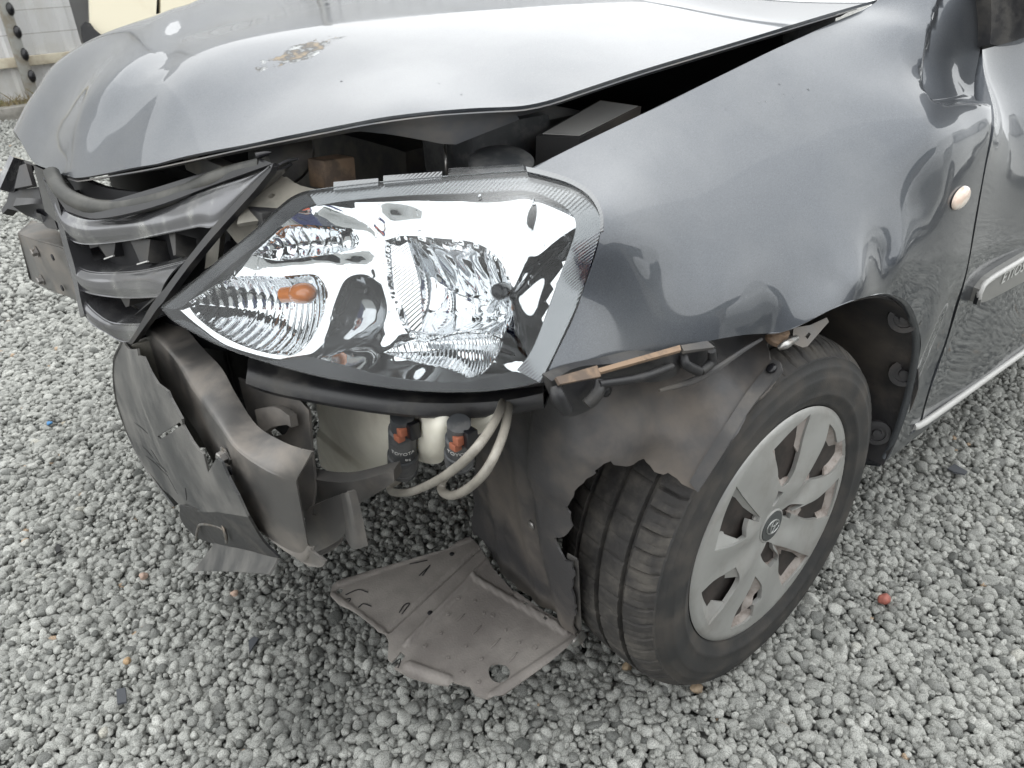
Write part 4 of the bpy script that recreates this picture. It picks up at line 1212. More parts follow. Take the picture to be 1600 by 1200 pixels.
# ---- washer reservoir, pumps, hoses
def washer():
    sA = Surf([X(490, 632, .448), X(615, 645, .455), X(612, 740, .446), X(500, 730, .436), X(560, 690, .464), X(550, 640, .458), X(560, 752, .436)], (.70, .70, .1), 1e-4)
    t1 = panel('washer_tank', sA, [(489, 622), (490, 650), (493, 690), (499, 728), (520, 742), (560, 751), (590, 747), (610, 736), (617, 700), (622, 688), (615, 670), (613, 625)], MATS['tank_plastic'], CAR, thick=.06, h=.006,
               offn=lambda q: -.016 * np.clip(1 - bdist(densify(sA.hits([(489, 622), (490, 650), (493, 690), (499, 728), (520, 742), (560, 751), (590, 747), (610, 736), (617, 700), (622, 688), (615, 670), (613, 625)]), .01, True, True), q) / .014, 0, 1) ** 2 + .006 * np.clip((-.028 - q[:, 1]) / .012, 0, 1))
    patch('tank_lobe', [[X(640, 640, .425), X(646, 642, .438), X(675, 644, .448), X(700, 642, .440), X(708, 640, .425)], [X(641, 668, .428), X(647, 670, .442), X(676, 672, .456), X(700, 670, .445), X(708, 668, .428)], [X(642, 700, .425), X(649, 704, .436), X(676, 706, .446), X(697, 700, .438), X(704, 694, .422)], [X(646, 712, .412), X(654, 720, .418), X(674, 725, .422), X(690, 722, .418), X(698, 708, .410)]], MATS['tank_plastic'], t1, k=(5, 5), thick=.008)
    patch('tank_neck', [[X(736, 642, .40), X(764, 640, .405), X(792, 636, .40)], [X(736, 664, .405), X(760, 660, .41), X(784, 652, .405)], [X(738, 682, .395), X(754, 676, .40), X(772, 664, .395)]], MATS['tank_plastic'], t1, k=(4, 4), thick=.01)
    for (u, v0, v1, x) in ((631, 655, 742, .462), (719, 668, 730, .450)):
        a = X(u - 2, v0, x); b_ = X(u - 1, v1 - 6, x - .012)
        ax = unit(b_ - a); Ln = np.linalg.norm(b_ - a); r = .0185 if u < 700 else .0165
        pr = [(0, -.008), (r * .80, -.008), (r * .80, .016), (r * .95, .018), (r * .95, Ln * .62), (r * 1.06, Ln * .64), (r * 1.06, Ln * .86), (r * .98, Ln * .87), (r * .98, Ln * .90), (r * 1.04, Ln * .91), (r * 1.0, Ln * .98), (r * .5, Ln), (0, Ln)]
        v, f = lathe_g(pr, a, ax, 28)
        pm = obj('washer_pump', v, f, MATS['pump_plastic'], CAR, sharp=35)
        n = unit(CAM_POS - a); n = unit(n - ax * (n @ ax)); sd_ = np.cross(n, ax)
        if sd_ @ CAM_ROT[0] < 0: sd_ = -sd_
        p0 = a + ax * Ln * .46
        text('lettering', 'TOYOTA', .031, p0, sd_, -ax, unit(n), MATS['print_white'], pm, wrap=r * .95 + .0002, cap=.0055, thick=.0003)
        text('lettering', '85', .007, p0 + ax * .011 + sd_ * .006, sd_, -ax, unit(n), MATS['print_white'], pm, wrap=r * .95 + .0002, cap=.004, thick=.0003)
        q = a + ax * .004 + n * r * .80
        v, f = merge([box_g(q, (.011, .011, .011), None, .002), box_g(q + ax * .012 - sd_ * .004, (.010, .012, .009), None, .002)])
        obj('connector', v, f, MATS['orange_plastic'], pm, sharp=35)
        v, f = box_g(q + sd_ * .012 + ax * -.002, (.014, .012, .022), None, .002)
        obj('plug', v, f, MATS['clean_black'], pm, sharp=35)
    def hose(l, x):
        tube('washer_hose', [X(u, v, xx - .014) for u, v, xx in l], .0050, MATS['hose'], CAR, k=8, seg=12)
    hose([(633, 742, .47), (622, 750, .475), (610, 760, .48), (614, 769, .487), (640, 769, .492), (675, 755, .497), (710, 733, .50), (740, 705, .50), (765, 672, .465), (782, 640, .425), (788, 615, .39)], 0)
    hose([(716, 727, .47), (702, 738, .478), (690, 755, .485), (692, 769, .49), (708, 774, .495), (733, 762, .497), (758, 737, .497), (778, 700, .475), (791, 660, .435), (796, 615, .39)], 0)
washer()

# ---- bumper beam
def beam():
    St = [  # front-bottom, front-top, rear-top
        (X(46, 435, .650), X(27, 364, .650), X(50, 344, .602)),
        (X(52, 440, .646), X(34, 367, .646), X(56, 346, .597)),
        (X(75, 452, .642), X(57, 375, .642), X(75, 353, .594)),
        (X(126, 474, .622), X(107, 393, .622), X(100, 367, .585))]
    St += [(V3(.607, -.15, .470), V3(.609, -.15, .580), V3(.565, -.15, .582)),
           (V3(.602, .06, .462), V3(.604, .06, .577), V3(.560, .06, .580)),
           (X(269, 555, .612) + V3(0, 0, -.115), X(269, 555, .612), X(318, 545, .572)),
           (X(299, 604, .622) + V3(0, 0, -.115), X(299, 604, .622), X(346, 575, .582)),
           (X(340, 660, .632) + V3(0, 0, -.110), X(340, 660, .632), X(370, 618, .590)),
           (X(372, 792, .634), X(370, 701, .634), X(401, 664, .594)),
           (X(415, 838, .624), X(412, 731, .624), X(438, 688, .594)),
           (X(468, 872, .606), X(446, 746, .610), X(470, 701, .594)),
           (X(484, 868, .598), X(462, 752, .603), X(487, 706, .592))]
    rows = []
    for fb, ft, rt in St:
        e = unit(rt - ft); d = unit(fb - ft)
        rows.append([fb + e * .030, fb + e * .004, fb - d * .006 + e * 0, (fb + ft) / 2, ft + d * .010, ft + d * .003 + e * .001, ft + e * .006, (ft + rt) / 2, rt])
    b_ = patch('bumper_beam', rows, MATS['beam_metal'], CAR, k=(5, 3), thick=.003, sharp=60)
    # flared lip at the torn end
    patch('torn_lip', [[X(484, 858, .600), X(492, 866, .597), X(509, 877, .592)], [X(470, 872, .604), X(484, 880, .600), X(502, 886, .596)], [X(446, 858, .612), X(462, 872, .606), X(482, 885, .602)]], MATS['beam_metal'], b_, k=(4, 4), thick=.003)
    nrm = V3(.97, .1, .1)
    for (u, v, x) in ((57, 393, .645), (66, 437, .645), (353, 712, .636), (367, 770, .636), (64, 415, .644)):
        p = X(u, v, x)
        if u == 64: continue
        obj('bolt', *bolt_g(p, unit(V3(1, .12, 0)), .0078, .010), MATS['bolt_steel'], b_, sharp=30)
    for (u, v, x) in ((83, 402, .639), (98, 450, .634), (360, 735, .637)):
        v_, f_ = lathe_g([(.006, 0), (.0062, .0016), (0, .0016)], X(u, v, x), V3(1, .12, 0), 14); obj('hole', v_, f_, MATS['dark_bay'], b_)
    # worn black marks
    return b_
beam()

def rail():
    # crash can and side rail behind the near end of the beam
    s = plane(X(450, 650, .545), (.9, .25, .35))
    slot = [(418, 672), (424, 664), (448, 660), (452, 668), (446, 678), (424, 682)]
    panel('rail_plate', s, [(372, 590), (400, 600), (450, 610), (482, 640), (487, 706), (492, 760), (486, 800), (440, 780), (400, 690), (385, 640)], MATS['beam_metal'], CAR, thick=.004, h=.012, holes=[slot])
    panel('rail_plate', plane(X(420, 655, .57), (.9, .3, .3)), [(398, 640), (430, 636), (452, 650), (455, 668), (448, 664), (424, 668), (412, 678), (404, 668)], MATS['beam_metal'], CAR, thick=.012, h=.01)
    patch('cross_rail', [[X(480, 730, .54), X(482, 798, .54)], [X(545, 738, .52), X(548, 782, .52)], [X(625, 720, .48), X(628, 738, .48)]], MATS['beam_metal'], CAR, k=(4, 4), thick=.02)
    g = panel('tow_bracket', plane(X(520, 820, .555), (.85, .4, .1)), [(478, 800), (500, 786), (534, 772), (538, 800), (540, 830), (528, 845), (505, 858), (484, 866), (480, 840)], MATS['beam_metal'], CAR, thick=.004, h=.012, holes=[[(487, 797), (492, 795), (496, 800), (493, 806), (488, 805)]])
    patch('tow_flange', [[X(532, 772, .555), X(541, 770, .562), X(556, 766, .55)], [X(538, 810, .555), X(549, 808, .562), X(566, 806, .55)], [X(540, 842, .555), X(552, 858, .562), X(575, 853, .55)]], MATS['beam_metal'], CAR, k=(4, 4), thick=.004)
    panel('tow_foot', plane(X(505, 860, .555), (.5, .3, .8)), [(484, 852), (512, 846), (536, 832), (532, 846), (512, 862), (486, 872)], MATS['beam_metal'], CAR, thick=.004, h=.012)
rail()

# ---- torn lower apron
def apron():
    rows = []
    L_ = [[(190, 534, .615), (200, 536, .64), (216, 545, .65)],
          [(179, 566, .615), (205, 566, .648), (240, 580, .652)],
          [(182, 622, .615), (220, 622, .650), (285, 655, .652)],
          [(201, 679, .612), (250, 685, .650), (330, 700, .652)],
          [(231, 735, .612), (285, 745, .648), (350, 740, .650)],
          [(272, 790, .614), (320, 795, .645), (386, 808, .645)]]
    s = Surf([X(*q) for r in L_ for q in r], (.85, .5, .1), 1e-4)
    out = [(192, 534), (200, 545), (214, 545), (216, 556), (224, 558), (235, 582), (246, 600), (262, 612), (266, 622), (284, 655), (285, 664), (300, 690), (310, 704), (318, 710), (325, 738), (338, 716), (346, 722), (356, 745), (372, 775), (387, 808), (340, 800), (282, 791), (255, 765), (231, 735), (214, 706), (201, 679), (188, 650), (182, 622), (178, 590), (179, 566), (184, 548)]
    slit = [(246, 682), (262, 672), (280, 660), (284, 664), (272, 672), (268, 676), (250, 686)]
    a = panel('lower_apron', s, out, MATS['apron_plastic'], CAR, thick=.003, h=.010, smooth=False, holes=[slit], hsm=False)
    patch('apron_hem', [[X(192, 534, .615), X(196, 533, .59)], [X(179, 566, .615), X(184, 560, .58)], [X(182, 622, .615), X(190, 615, .58)], [X(201, 679, .612), X(212, 672, .58)], [X(231, 735, .612), X(243, 727, .58)], [X(272, 790, .614), X(290, 782, .58)]], MATS['apron_plastic'], a, k=(4, 3), thick=.003)
    # the dark return folded under, and the flap hanging from it
    r = patch('apron_return', [[X(280, 790, .64), X(330, 798, .645), X(388, 808, .645)], [X(284, 815, .625), X(340, 830, .632), X(410, 845, .632)], [X(306, 840, .615), X(350, 855, .62), X(436, 872, .62)]], MATS['black_plastic'], a, k=(5, 5), thick=.003)
    patch('apron_flap', [[X(338, 843, .618), X(385, 855, .62), X(434, 872, .618)], [X(322, 866, .628), X(370, 872, .630), X(428, 884, .626)], [X(302, 892, .640), X(360, 893, .642), X(420, 897, .636)]], MATS['apron_plastic'], a, k=(5, 5), thick=.003)
    obj('wire_hook', *tube_g([X(306, 846, .632), X(309, 826, .634), X(316, 819, .634), X(345, 824, .634), X(352, 838, .632), X(348, 822, .636), X(353, 836, .637), X(354, 848, .634)], .0022, 4, 6), MATS['bolt_steel'], a)
    # scrape marks
    for (u0, v0, u1, v1) in ((222, 696, 240, 716), (228, 712, 262, 744), (236, 702, 252, 728), (255, 730, 278, 772), (210, 660, 232, 678), (290, 762, 292, 782), (244, 722, 262, 738)):
        pa, pb = s.hit(u0, v0), s.hit(u1, v1); dd = (pb - pa); nn = np.array([-dd[1], dd[0]]); nn = nn / np.linalg.norm(nn) * rng.uniform(.0012, .003)
        q = np.array([pa, (pa + pb) / 2 + nn, pb, (pa + pb) / 2 - nn])
        v, f, n = trim(q, [], .01, lambda z: s.p(z, .0006), s.normal, .0004); obj('scrape', v, f, MATS['scuff'], a, normals=n)
apron()

# ---- wheel-arch liner
def liner():
    s = Surf([X(730, 640, .300), X(735, 740, .285), X(735, 840, .270), X(820, 900, .285), X(905, 985, .285), X(900, 880, .318), X(880, 840, .322), X(870, 740, .335), X(930, 715, .322), X(860, 640, .335), X(800, 640, .318), X(790, 760, .305),
              Y(1090, 765, .836), Y(1150, 670, .836), Y(1220, 575, .832), Y(1010, 715, .775), Y(950, 620, .755), Y(1050, 600, .768), Y(1130, 545, .765), Y(1190, 540, .785), Y(1050, 680, .797), Y(900, 600, .74)], (.80, .58, .1), 3e-4)
    out = [(735, 600), (734, 640), (732, 740), (730, 838), (745, 850), (770, 885), (800, 920), (850, 955), (906, 985), (904, 930), (901, 875), (886, 868), (878, 855), (879, 838), (890, 828), (898, 800), (902, 770), (915, 740), (930, 722), (946, 713),
           (975, 714), (1010, 722), (1028, 738), (1050, 742), (1090, 766), (1120, 720), (1150, 672), (1190, 620), (1221, 575), (1212, 565), (1204, 566), (1198, 545), (1196, 520), (1130, 526), (1050, 545), (950, 575), (880, 595), (800, 600)]
    # bend line and pressed channels
    def offn(q):
        p = s.p(q)
        r = .006 * np.exp(-((p[:, 1] - .60) / .018) ** 2) + .005 * np.exp(-((p[:, 1] - .50) / .012) ** 2) * np.clip((.5 - p[:, 2]) / .1, 0, 1)
        r += -.012 * np.exp(-(((p[:, 0] - .20) / .05) ** 2 + ((p[:, 2] - .57) / .03) ** 2)) + .008 * np.exp(-(((p[:, 0] - .12) / .03) ** 2 + ((p[:, 2] - .545) / .05) ** 2))
        r += .0045 * np.sin(p[:, 2] * 34 + p[:, 0] * 52) * np.clip((p[:, 2] - .42) / .05, 0, 1)
        r += .010 * np.tanh((p[:, 1] - .655) / .010) * np.clip((.60 - p[:, 2]) / .06, 0, 1) * np.clip((.80 - p[:, 1]) / .03, 0, 1)
        r += -.010 * np.exp(-(((p[:, 0] - .25) / .035) ** 2 + ((p[:, 2] - .61) / .025) ** 2)) + .012 * np.exp(-(((p[:, 0] - .17) / .022) ** 2 + ((p[:, 2] - .535) / .04) ** 2))
        return r
    l = panel('arch_liner', s, out, MATS['liner_plastic'], CAR, thick=.003, h=.009, step=.007, offn=offn, smooth=True, rough=.0016)
    # raised outer band following the tyre
    band = [(1078, 752), (1091, 768), (1120, 722), (1150, 674), (1188, 624), (1222, 578), (1219, 566), (1208, 562), (1200, 572), (1170, 612), (1138, 656), (1106, 702)]
    panel('liner_band', s, band, MATS['dusty_plastic'], l, thick=.006, h=.01, offn=lambda q: offn(q) + .005)
    for (u, v) in ((834, 818), (944, 610), (1207, 578), (775, 655)):
        p = s.p(np.array([s.hit(u, v)]), .003)[0]; n = s.normal(np.array([s.hit(u, v)]))[0]
        obj('rivet', *lathe_g([(.007, 0), (.0068, .002), (.004, .0034), (0, .0036)], p, n, 14), MATS['bolt_steel' if u == 834 else 'clean_black'], l)
    # edge flange on the right of the lower wall
    patch('liner_edge', [[X(886, 866, .326), X(902, 875, .322), X(904, 876, .312)], [X(884, 920, .308), X(904, 930, .305), X(907, 931, .296)], [X(878, 968, .290), X(906, 985, .288), X(909, 986, .278)]], MATS['dusty_plastic'], l, k=(4, 3), thick=.0025)
    # rear half of the liner behind the tyre
    rows = []
    for a in np.linspace(R(92), R(191), 20):
        rr = float(np.interp(math.degrees(a), [92, 106, 116, 135, 160, 191], [.338, .349, .363, .372, .376, .376])) + .004 * math.sin(a * 9)
        rows.append([V3(rr * math.cos(a), y, .285 + rr * math.sin(a)) for y in (float(np.interp(math.degrees(a), [92, 140, 165, 191], [.812, .838, .838, .812])), .79, .75, .66, .58, .50)])
    L2 = patch('rear_liner', rows, MATS['liner_plastic'], CAR, k=(2, 2), thick=.003)
    for (u, v, y) in ((1413, 497, .825), (1412, 583, .815), (1370, 676, .790)):
        p = Y(u, v, y)
        v_, f_ = lathe_g([(.024, -.003), (.023, .003), (.015, .004), (.0145, .001), (.008, .001), (.007, .006), (0, .0065)], p, (.85, .45, .1), 22); obj('clip', v_, f_, MATS['liner_plastic'], L2, sharp=30)
    v_, f_ = lathe_g([(.02, -.01), (.019, .01), (.01, .012), (0, .012)], Y(1340, 540, .62), (.9, .3, .3), 18); obj('clip', v_, f_, MATS['clean_black'], L2, sharp=30)
liner()

# ---- broken splash shield lying from the foot of the liner
def shield():
    z = .172
    pts = [Z(735, 840, z + .006), Z(520, 925, z - .01), Z(910, 990, z), Z(760, 1090, z - .008), Z(620, 1040, z - .012), Z(700, 940, z - .002)]
    s = Surf(pts, (.1, .05, 1), 1e-3)
    out = [(732, 838), (700, 858), (640, 876), (580, 893), (530, 906), (518, 916), (516, 932), (530, 946), (560, 962), (582, 980), (592, 990), (604, 994), (607, 1004), (606, 1030), (612, 1034), (620, 1026), (626, 1018), (634, 1024), (624, 1036), (616, 1044), (640, 1058), (670, 1066), (700, 1072), (708, 1066), (734, 1072), (742, 1086), (762, 1092), (786, 1086), (820, 1062), (860, 1034), (890, 1010), (902, 1000), (911, 1008), (908, 994), (912, 984), (900, 985), (850, 958), (800, 922), (770, 888), (748, 852)]
    hole = [(763, 1046), (768, 1038), (780, 1036), (792, 1040), (797, 1050), (792, 1062), (780, 1067), (768, 1062)]
    eye = [(524, 922), (530, 918), (536, 919), (534, 926), (527, 929)]
    tiny = []
    for (u, v) in ((740, 866), (772, 884), (800, 930), (822, 946), (853, 969), (902, 995)):
        tiny.append([(u - 4, v), (u, v - 3), (u + 4, v), (u, v + 3)])
    def seg(px0, px1, amp, wd):
        a, b_ = s.hit(*px0), s.hit(*px1)
        def g(ab):
            e = b_ - a; tt = np.clip(((ab - a) @ e) / (e @ e), 0, 1)
            d = np.linalg.norm(ab - a - tt[..., None] * e, axis=-1)
            return amp * np.exp(-(d / wd) ** 4)
        return g
    gs = [seg((748, 856), (606, 986), -.004, .004), seg((768, 870), (640, 1004), .004, .004), seg((740, 902), (884, 988), .0045, .005), seg((740, 902), (636, 1006), .0045, .005),
          seg((640, 1040), (700, 1062), .006, .007), seg((905, 995), (770, 1086), .004, .006), seg((530, 912), (735, 842), .003, .006), seg((520, 930), (600, 990), .004, .006), seg((870, 972), (810, 930), .004, .008)]
    offn = lambda q: sum(g(q) for g in gs)
    o = panel('splash_shield', s, out, MATS['shield_plastic'], CAR, thick=.003, h=.0038, step=.006, holes=[hole, eye] + tiny, offn=offn, smooth=False)
    for (l) in ([(524, 926), (532, 938), (548, 936), (540, 946)], [(540, 930), (560, 922), (575, 926)], [(624, 958), (632, 946), (640, 944), (628, 960)], [(655, 900), (668, 888), (672, 884), (660, 900)], [(640, 882), (668, 876)], [(612, 1040), (626, 1030), (622, 1044)], [(560, 950), (568, 944), (580, 948)]):
        p = [s.p(np.array([s.hit(*q)]), .001)[0] for q in l]
        obj('crack', *tube_g(p, .0009, 4, 5), MATS['scuff'], o)
    for (u0, v0, u1, v1) in ((712, 972, 726, 960), (738, 992, 752, 978), (766, 1014, 782, 998), (794, 1036, 808, 1020)):
        q = [s.p(np.array([s.hit(u0 + (u1 - u0) * t_, v0 + (v1 - v0) * t_)]), .0012)[0] for t_ in (0, .5, 1)]
        obj('rib', *tube_g(q, [.0008, .0017, .0008], 3, 6), MATS['shield_plastic'], o)
    pk = np.random.default_rng(5)
    for (u, v) in ((700, 960), (716, 935), (742, 940), (756, 958), (728, 1010), (700, 1028), (752, 1030), (790, 985), (812, 1004), (770, 962), (688, 990), (724, 1050), (748, 1066), (836, 1012), (664, 1010), (690, 1050)):
        p = s.p(np.array([s.hit(u, v)]), .001)[0]; n_ = s.normal(np.array([s.hit(u, v)]))[0]; q = pk.uniform(.0022, .0036)
        obj('peg', *lathe_g([(q, -.001), (q, .0012), (q * .6, .0016), (q * .55, .0006), (0, .0006)], p, n_, 10), MATS['shield_plastic'], o, sharp=40)
    for (u, v) in ((706, 866), (672, 958)):
        p = s.p(np.array([s.hit(u, v)]), .0008)[0]; n_ = s.normal(np.array([s.hit(u, v)]))[0]
        obj('bolt_hole', *lathe_g([(.0042, -.001), (.004, .0006), (0, .0006)], p, n_, 12), MATS['dark_bay'], o)
    # standing corner tab by the wheel
    patch('corner_tab', [[Z(893, 1008, .18), Z(900, 1000, .19), Z(913, 985, .19)], [Z(897, 1012, .172), Z(905, 1008, .172), Z(914, 1000, .172)]], MATS['steel'], o, k=(3, 3), thick=.003)
shield()

# ---- bracket row under the wing edge
def brackets():
    s = Surf([Y(860, 590, .775), Y(1130, 535, .80), Y(870, 640, .772), Y(1120, 580, .795), Y(1000, 590, .79)], (.3, .9, .0), 1e-4)
    g = panel('bumper_bracket', s, [(856, 590), (905, 574), (1000, 556), (1060, 545), (1110, 534), (1118, 548), (1116, 568), (1104, 580), (1092, 582), (1080, 572), (1060, 566), (1048, 582), (1010, 594), (960, 602), (944, 608), (930, 625), (900, 640), (884, 646), (868, 636), (860, 618)], MATS['black_plastic'], CAR, thick=.014, h=.01, offn=lambda q: .006 * np.sin(q[:, 0] * 55) * np.cos(q[:, 1] * 60) + .004)
    # dirty upper ledges
    patch('bracket_ledge', [[Y(866, 592, .790), Y(872, 603, .796)], [Y(930, 573, .796), Y(936, 590, .804)]], MATS['rust_clip'], g, k=(4, 3), thick=.004)
    patch('bracket_ledge', [[Y(932, 580, .793), Y(936, 586, .798)], [Y(1060, 543, .804), Y(1062, 551, .81)]], MATS['rust_clip'], g, k=(4, 3), thick=.004)
    patch('bracket_ledge', [[Y(1062, 544, .803), Y(1066, 553, .812)], [Y(1102, 536, .806), Y(1114, 546, .815)]], MATS['dusty_plastic'], g, k=(4, 3), thick=.004)
    v, f = merge([tube_g([Y(868, 604, .790), Y(872, 620, .795), Y(884, 642, .795)], [.006, .008, .007], 4, 8), tube_g([Y(936, 594, .795), Y(934, 612, .80), Y(916, 632, .798)], [.005, .007, .006], 4, 8),
                  tube_g([Y(1068, 556, .805), Y(1072, 570, .81), Y(1092, 580, .81)], [.005, .006, .006], 4, 8), tube_g([Y(1112, 548, .81), Y(1112, 566, .81), Y(1096, 580, .81)], [.005, .006, .005], 4, 8), tube_g([Y(936, 600, .80), Y(1000, 590, .806), Y(1050, 572, .808)], [.004, .005, .004], 4, 8)])
    obj('bracket_rib', v, f, MATS['black_plastic'], g, sharp=50)
    v, f = merge([tube_g([Y(1030, 610, .80), Y(1080, 596, .806), Y(1120, 575, .81), Y(1160, 548, .81), Y(1190, 530, .81)], [.002, .004, .004, .003, .002], 5, 7)])
    obj('bracket_arm', v, f, MATS['dusty_plastic'], g, sharp=50)
    # small steel angle at the arch tip
    sp = plane(Y(1250, 525, .815), (.1, .8, .5))
    a = panel('wing_stay', sp, [(1240, 512), (1266, 508), (1292, 496), (1295, 503), (1262, 541), (1254, 543), (1238, 536)], MATS['beam_metal'], CAR, thick=.003, h=.01, holes=[[(1258, 526), (1264, 519), (1267, 522), (1262, 530)]], smooth=False)
    obj('stay_lug', *tube_g([Y(1216, 544, .82), Y(1228, 538, .825), Y(1244, 528, .82)], [.003, .006, .004], 4, 8), MATS['steel'], a, sharp=50)
    obj('stay_bush', *lathe_g([(.014, 0), (.015, .006), (.012, .010), (.012, .016), (0, .016)], Y(1212, 532, .805), (0, .3, 1), 18), MATS['rust_clip'], a, sharp=40)
brackets()

# ---- grille and its seal
def grille():
    s = Surf([Y(70, 275, -.03), Y(88, 306, -.03), Y(95, 344, -.03), Y(110, 400, -.03), Y(118, 438, -.03), Y(125, 465, -.02), Y(133, 492, -.01), Y(150, 512, .02), V3(.632, .06, .55), Y(430, 260, .40), Y(255, 480, .26), Y(330, 370, .33), Y(156, 342, .06), Y(270, 317, .22), Y(180, 425, .09), Y(160, 480, .05)], (.80, .55, .1), 3e-4)
    G = empty('grille', tuple(s.o)); G.parent = CAR
    def P_(o):
        me = o.data; co = np.empty(len(me.vertices) * 3); me.vertices.foreach_get('co', co)
        me.vertices.foreach_set('co', (co.reshape(-1, 3) - s.o).ravel()); me.update(); o.parent = G
        return o
    def bar(tp, bt, bulge, back):
        rows = []
        T, B = cspline(np.array(tp, float), 3), cspline(np.array(bt, float), 3)
        for a_, b_ in zip(T, B):
            pt, pb = s.hit(*a_), s.hit(*b_)
            q = np.array([pt, pt * .96 + pb * .04, pt * .7 + pb * .3, pt * .35 + pb * .65, pt * .06 + pb * .94, pb])
            P3 = s.p(q, np.array([0, .0012, bulge, bulge * .9, .001, 0]))
            n_ = s.normal(q)
            bk = -V3(.94, .33, 0) * back
            rows.append([P3[0] + bk, P3[0] + bk * .5 + V3(0, 0, .002)] + list(P3) + [P3[-1] + bk * .5 + V3(0, 0, -.002), P3[-1] + bk])
        P_(patch('grille_bar', rows, MATS['grille_chrome'], None, k=(2, 3), thick=.0025, sharp=50, flip=True))
    bar([(90, 306), (102, 328), (126, 340), (156, 343), (210, 335), (270, 317), (330, 295), (390, 275), (432, 257)], [(96, 344), (108, 370), (122, 380), (150, 382), (205, 376), (262, 365), (310, 355), (342, 349), (424, 268)], .007, .035)
    bar([(112, 400), (118, 412), (129, 421), (150, 426), (182, 426), (228, 422), (291, 407)], [(119, 438), (124, 449), (134, 456), (152, 461), (182, 465), (212, 466), (250, 464)], .006, .05)
    bar([(126, 462), (136, 475), (150, 489), (171, 503), (195, 507), (224, 507)], [(134, 492), (141, 502), (152, 511), (169, 521), (190, 533), (208, 534)], .004, .05)
    # side frame along the headlight, left frame round the nose
    P_(panel('grille_frame', s, [(434, 256), (424, 262), (398, 291), (346, 348), (302, 402), (264, 452), (230, 498), (206, 534), (212, 536), (242, 497), (262, 472), (301, 418), (346, 364), (402, 302), (428, 270)], MATS['black_plastic'], None, thick=.009, h=.01, off=.006, smooth=False))
    P_(panel('grille_frame', s, [(72, 276), (80, 300), (92, 330), (99, 360), (108, 395), (118, 430), (126, 468), (132, 495), (138, 490), (130, 455), (124, 420), (114, 385), (106, 355), (100, 325), (92, 300)], MATS['grille_chrome'], None, thick=.03, h=.01, off=.006, smooth=False))
    # teeth in the openings
    for (u0, v0, u1, v1, w) in ((160, 384, 166, 402, 14), (212, 377, 218, 410, 16), (262, 366, 266, 396, 5), (190, 470, 193, 480, 7), (238, 466, 205, 492, 4)):
        P_(panel('grille_tooth', s, [(u0 - w, v0 - 2), (u0 + w, v0 - 4), (u1 + w * .35, v1), (u1 - w * .35, v1 + 2)], MATS['black_plastic'], None, thick=.03, h=.012, off=-.006, smooth=False))
        if w > 8:
            P_(panel('tooth_edge', s, [(u1 - w * .5, v1 + 2), (u1 + w * .5, v1 - 3), (u1 + w * .5, v1 - 1), (u1 - w * .5, v1 + 4)], MATS['trim_pale'], None, thick=.003, h=.012, off=-.003, smooth=False))
    # backing behind the bars
    P_(panel('grille_backing', s, [(112, 372), (150, 375), (270, 360), (345, 345), (300, 400), (240, 470), (214, 515), (170, 505), (136, 470), (120, 420)], MATS['clean_black'], None, thick=.003, h=.02, off=-.065))
    # bonnet seal
    tube('bonnet_seal', [Y(80, 270, -.02), Y(88, 286, .0), Y(100, 302, .03), Y(125, 316, .07), (Y(160, 325, .11)), Y(200, 323, .15), Y(250, 312, .20), Y(300, 296, .25), Y(335, 281, .29), Y(370, 270, .32), Y(405, 262, .36), Y(414, 258, .37)], .0112, MATS['rubber'], CAR, k=6, seg=14)
    obj('seal_clip', *tube_g([Y(400, 244, .37), Y(415, 240, .375), Y(424, 238, .38)], [.004, .003, .001], 3, 6), MATS['clean_black'], CAR)
    # upper cover plate under the seal
    patch('grille_cover', [[Y(95, 312, .0), Y(108, 330, .03)], [Y(150, 320, .10), Y(156, 343, .12)], [Y(230, 300, .18), Y(240, 326, .205)], [Y(330, 270, .28), Y(335, 292, .30)], [Y(410, 250, .37), Y(430, 258, .40)]], MATS['clean_black'], CAR, k=(4, 3), thick=.004)
grille()

# ---- front support metal between grille and headlight
def support():
    panel('latch_panel', plane(Y(410, 300, .36), (.5, .3, .8)), [(380, 318), (400, 300), (436, 272), (470, 290), (520, 300), (470, 330), (440, 340), (400, 345), (370, 350)], MATS['support_metal'], CAR, thick=.006, h=.02, holes=[[(418, 306), (424, 302), (431, 304), (426, 309), (420, 310)]])
    patch('support_strut', [[Y(428, 280, .35), Y(448, 276, .35)], [Y(470, 318, .37), Y(490, 306, .37)], [Y(520, 340, .40), Y(540, 322, .40)]], MATS['support_metal'], CAR, k=(3, 3), thick=.02)
    patch('support_strut', [[Y(350, 355, .30), Y(385, 330, .33)], [Y(375, 385, .32), Y(415, 355, .36)], [Y(395, 400, .33), Y(440, 375, .37)]], MATS['support_metal'], CAR, k=(3, 3), thick=.02)
    patch('support_strut', [[Y(325, 370, .28), Y(345, 360, .29)], [Y(320, 420, .28), Y(340, 410, .29)]], MATS['support_metal'], CAR, k=(3, 3), thick=.02)
    box('headlight_mount', Y(415, 335, .375), (.03, .05, .02), MATS['black_plastic'], CAR)
    # upright behind the beam's near half
    patch('core_upright', [[X(215, 520, .57), X(250, 500, .575), X(300, 520, .56)], [X(225, 580, .565), X(270, 570, .575), X(330, 600, .56)], [X(300, 700, .55), X(350, 700, .56), X(400, 720, .54)]], MATS['bay_metal'], CAR, k=(3, 3), thick=.01)
    patch('core_upright', [[Y(205, 540, .06), Y(240, 530, .10)], [Y(240, 600, .06), Y(290, 620, .12)]], MATS['support_metal'], CAR, k=(3, 3), thick=.01)
support()

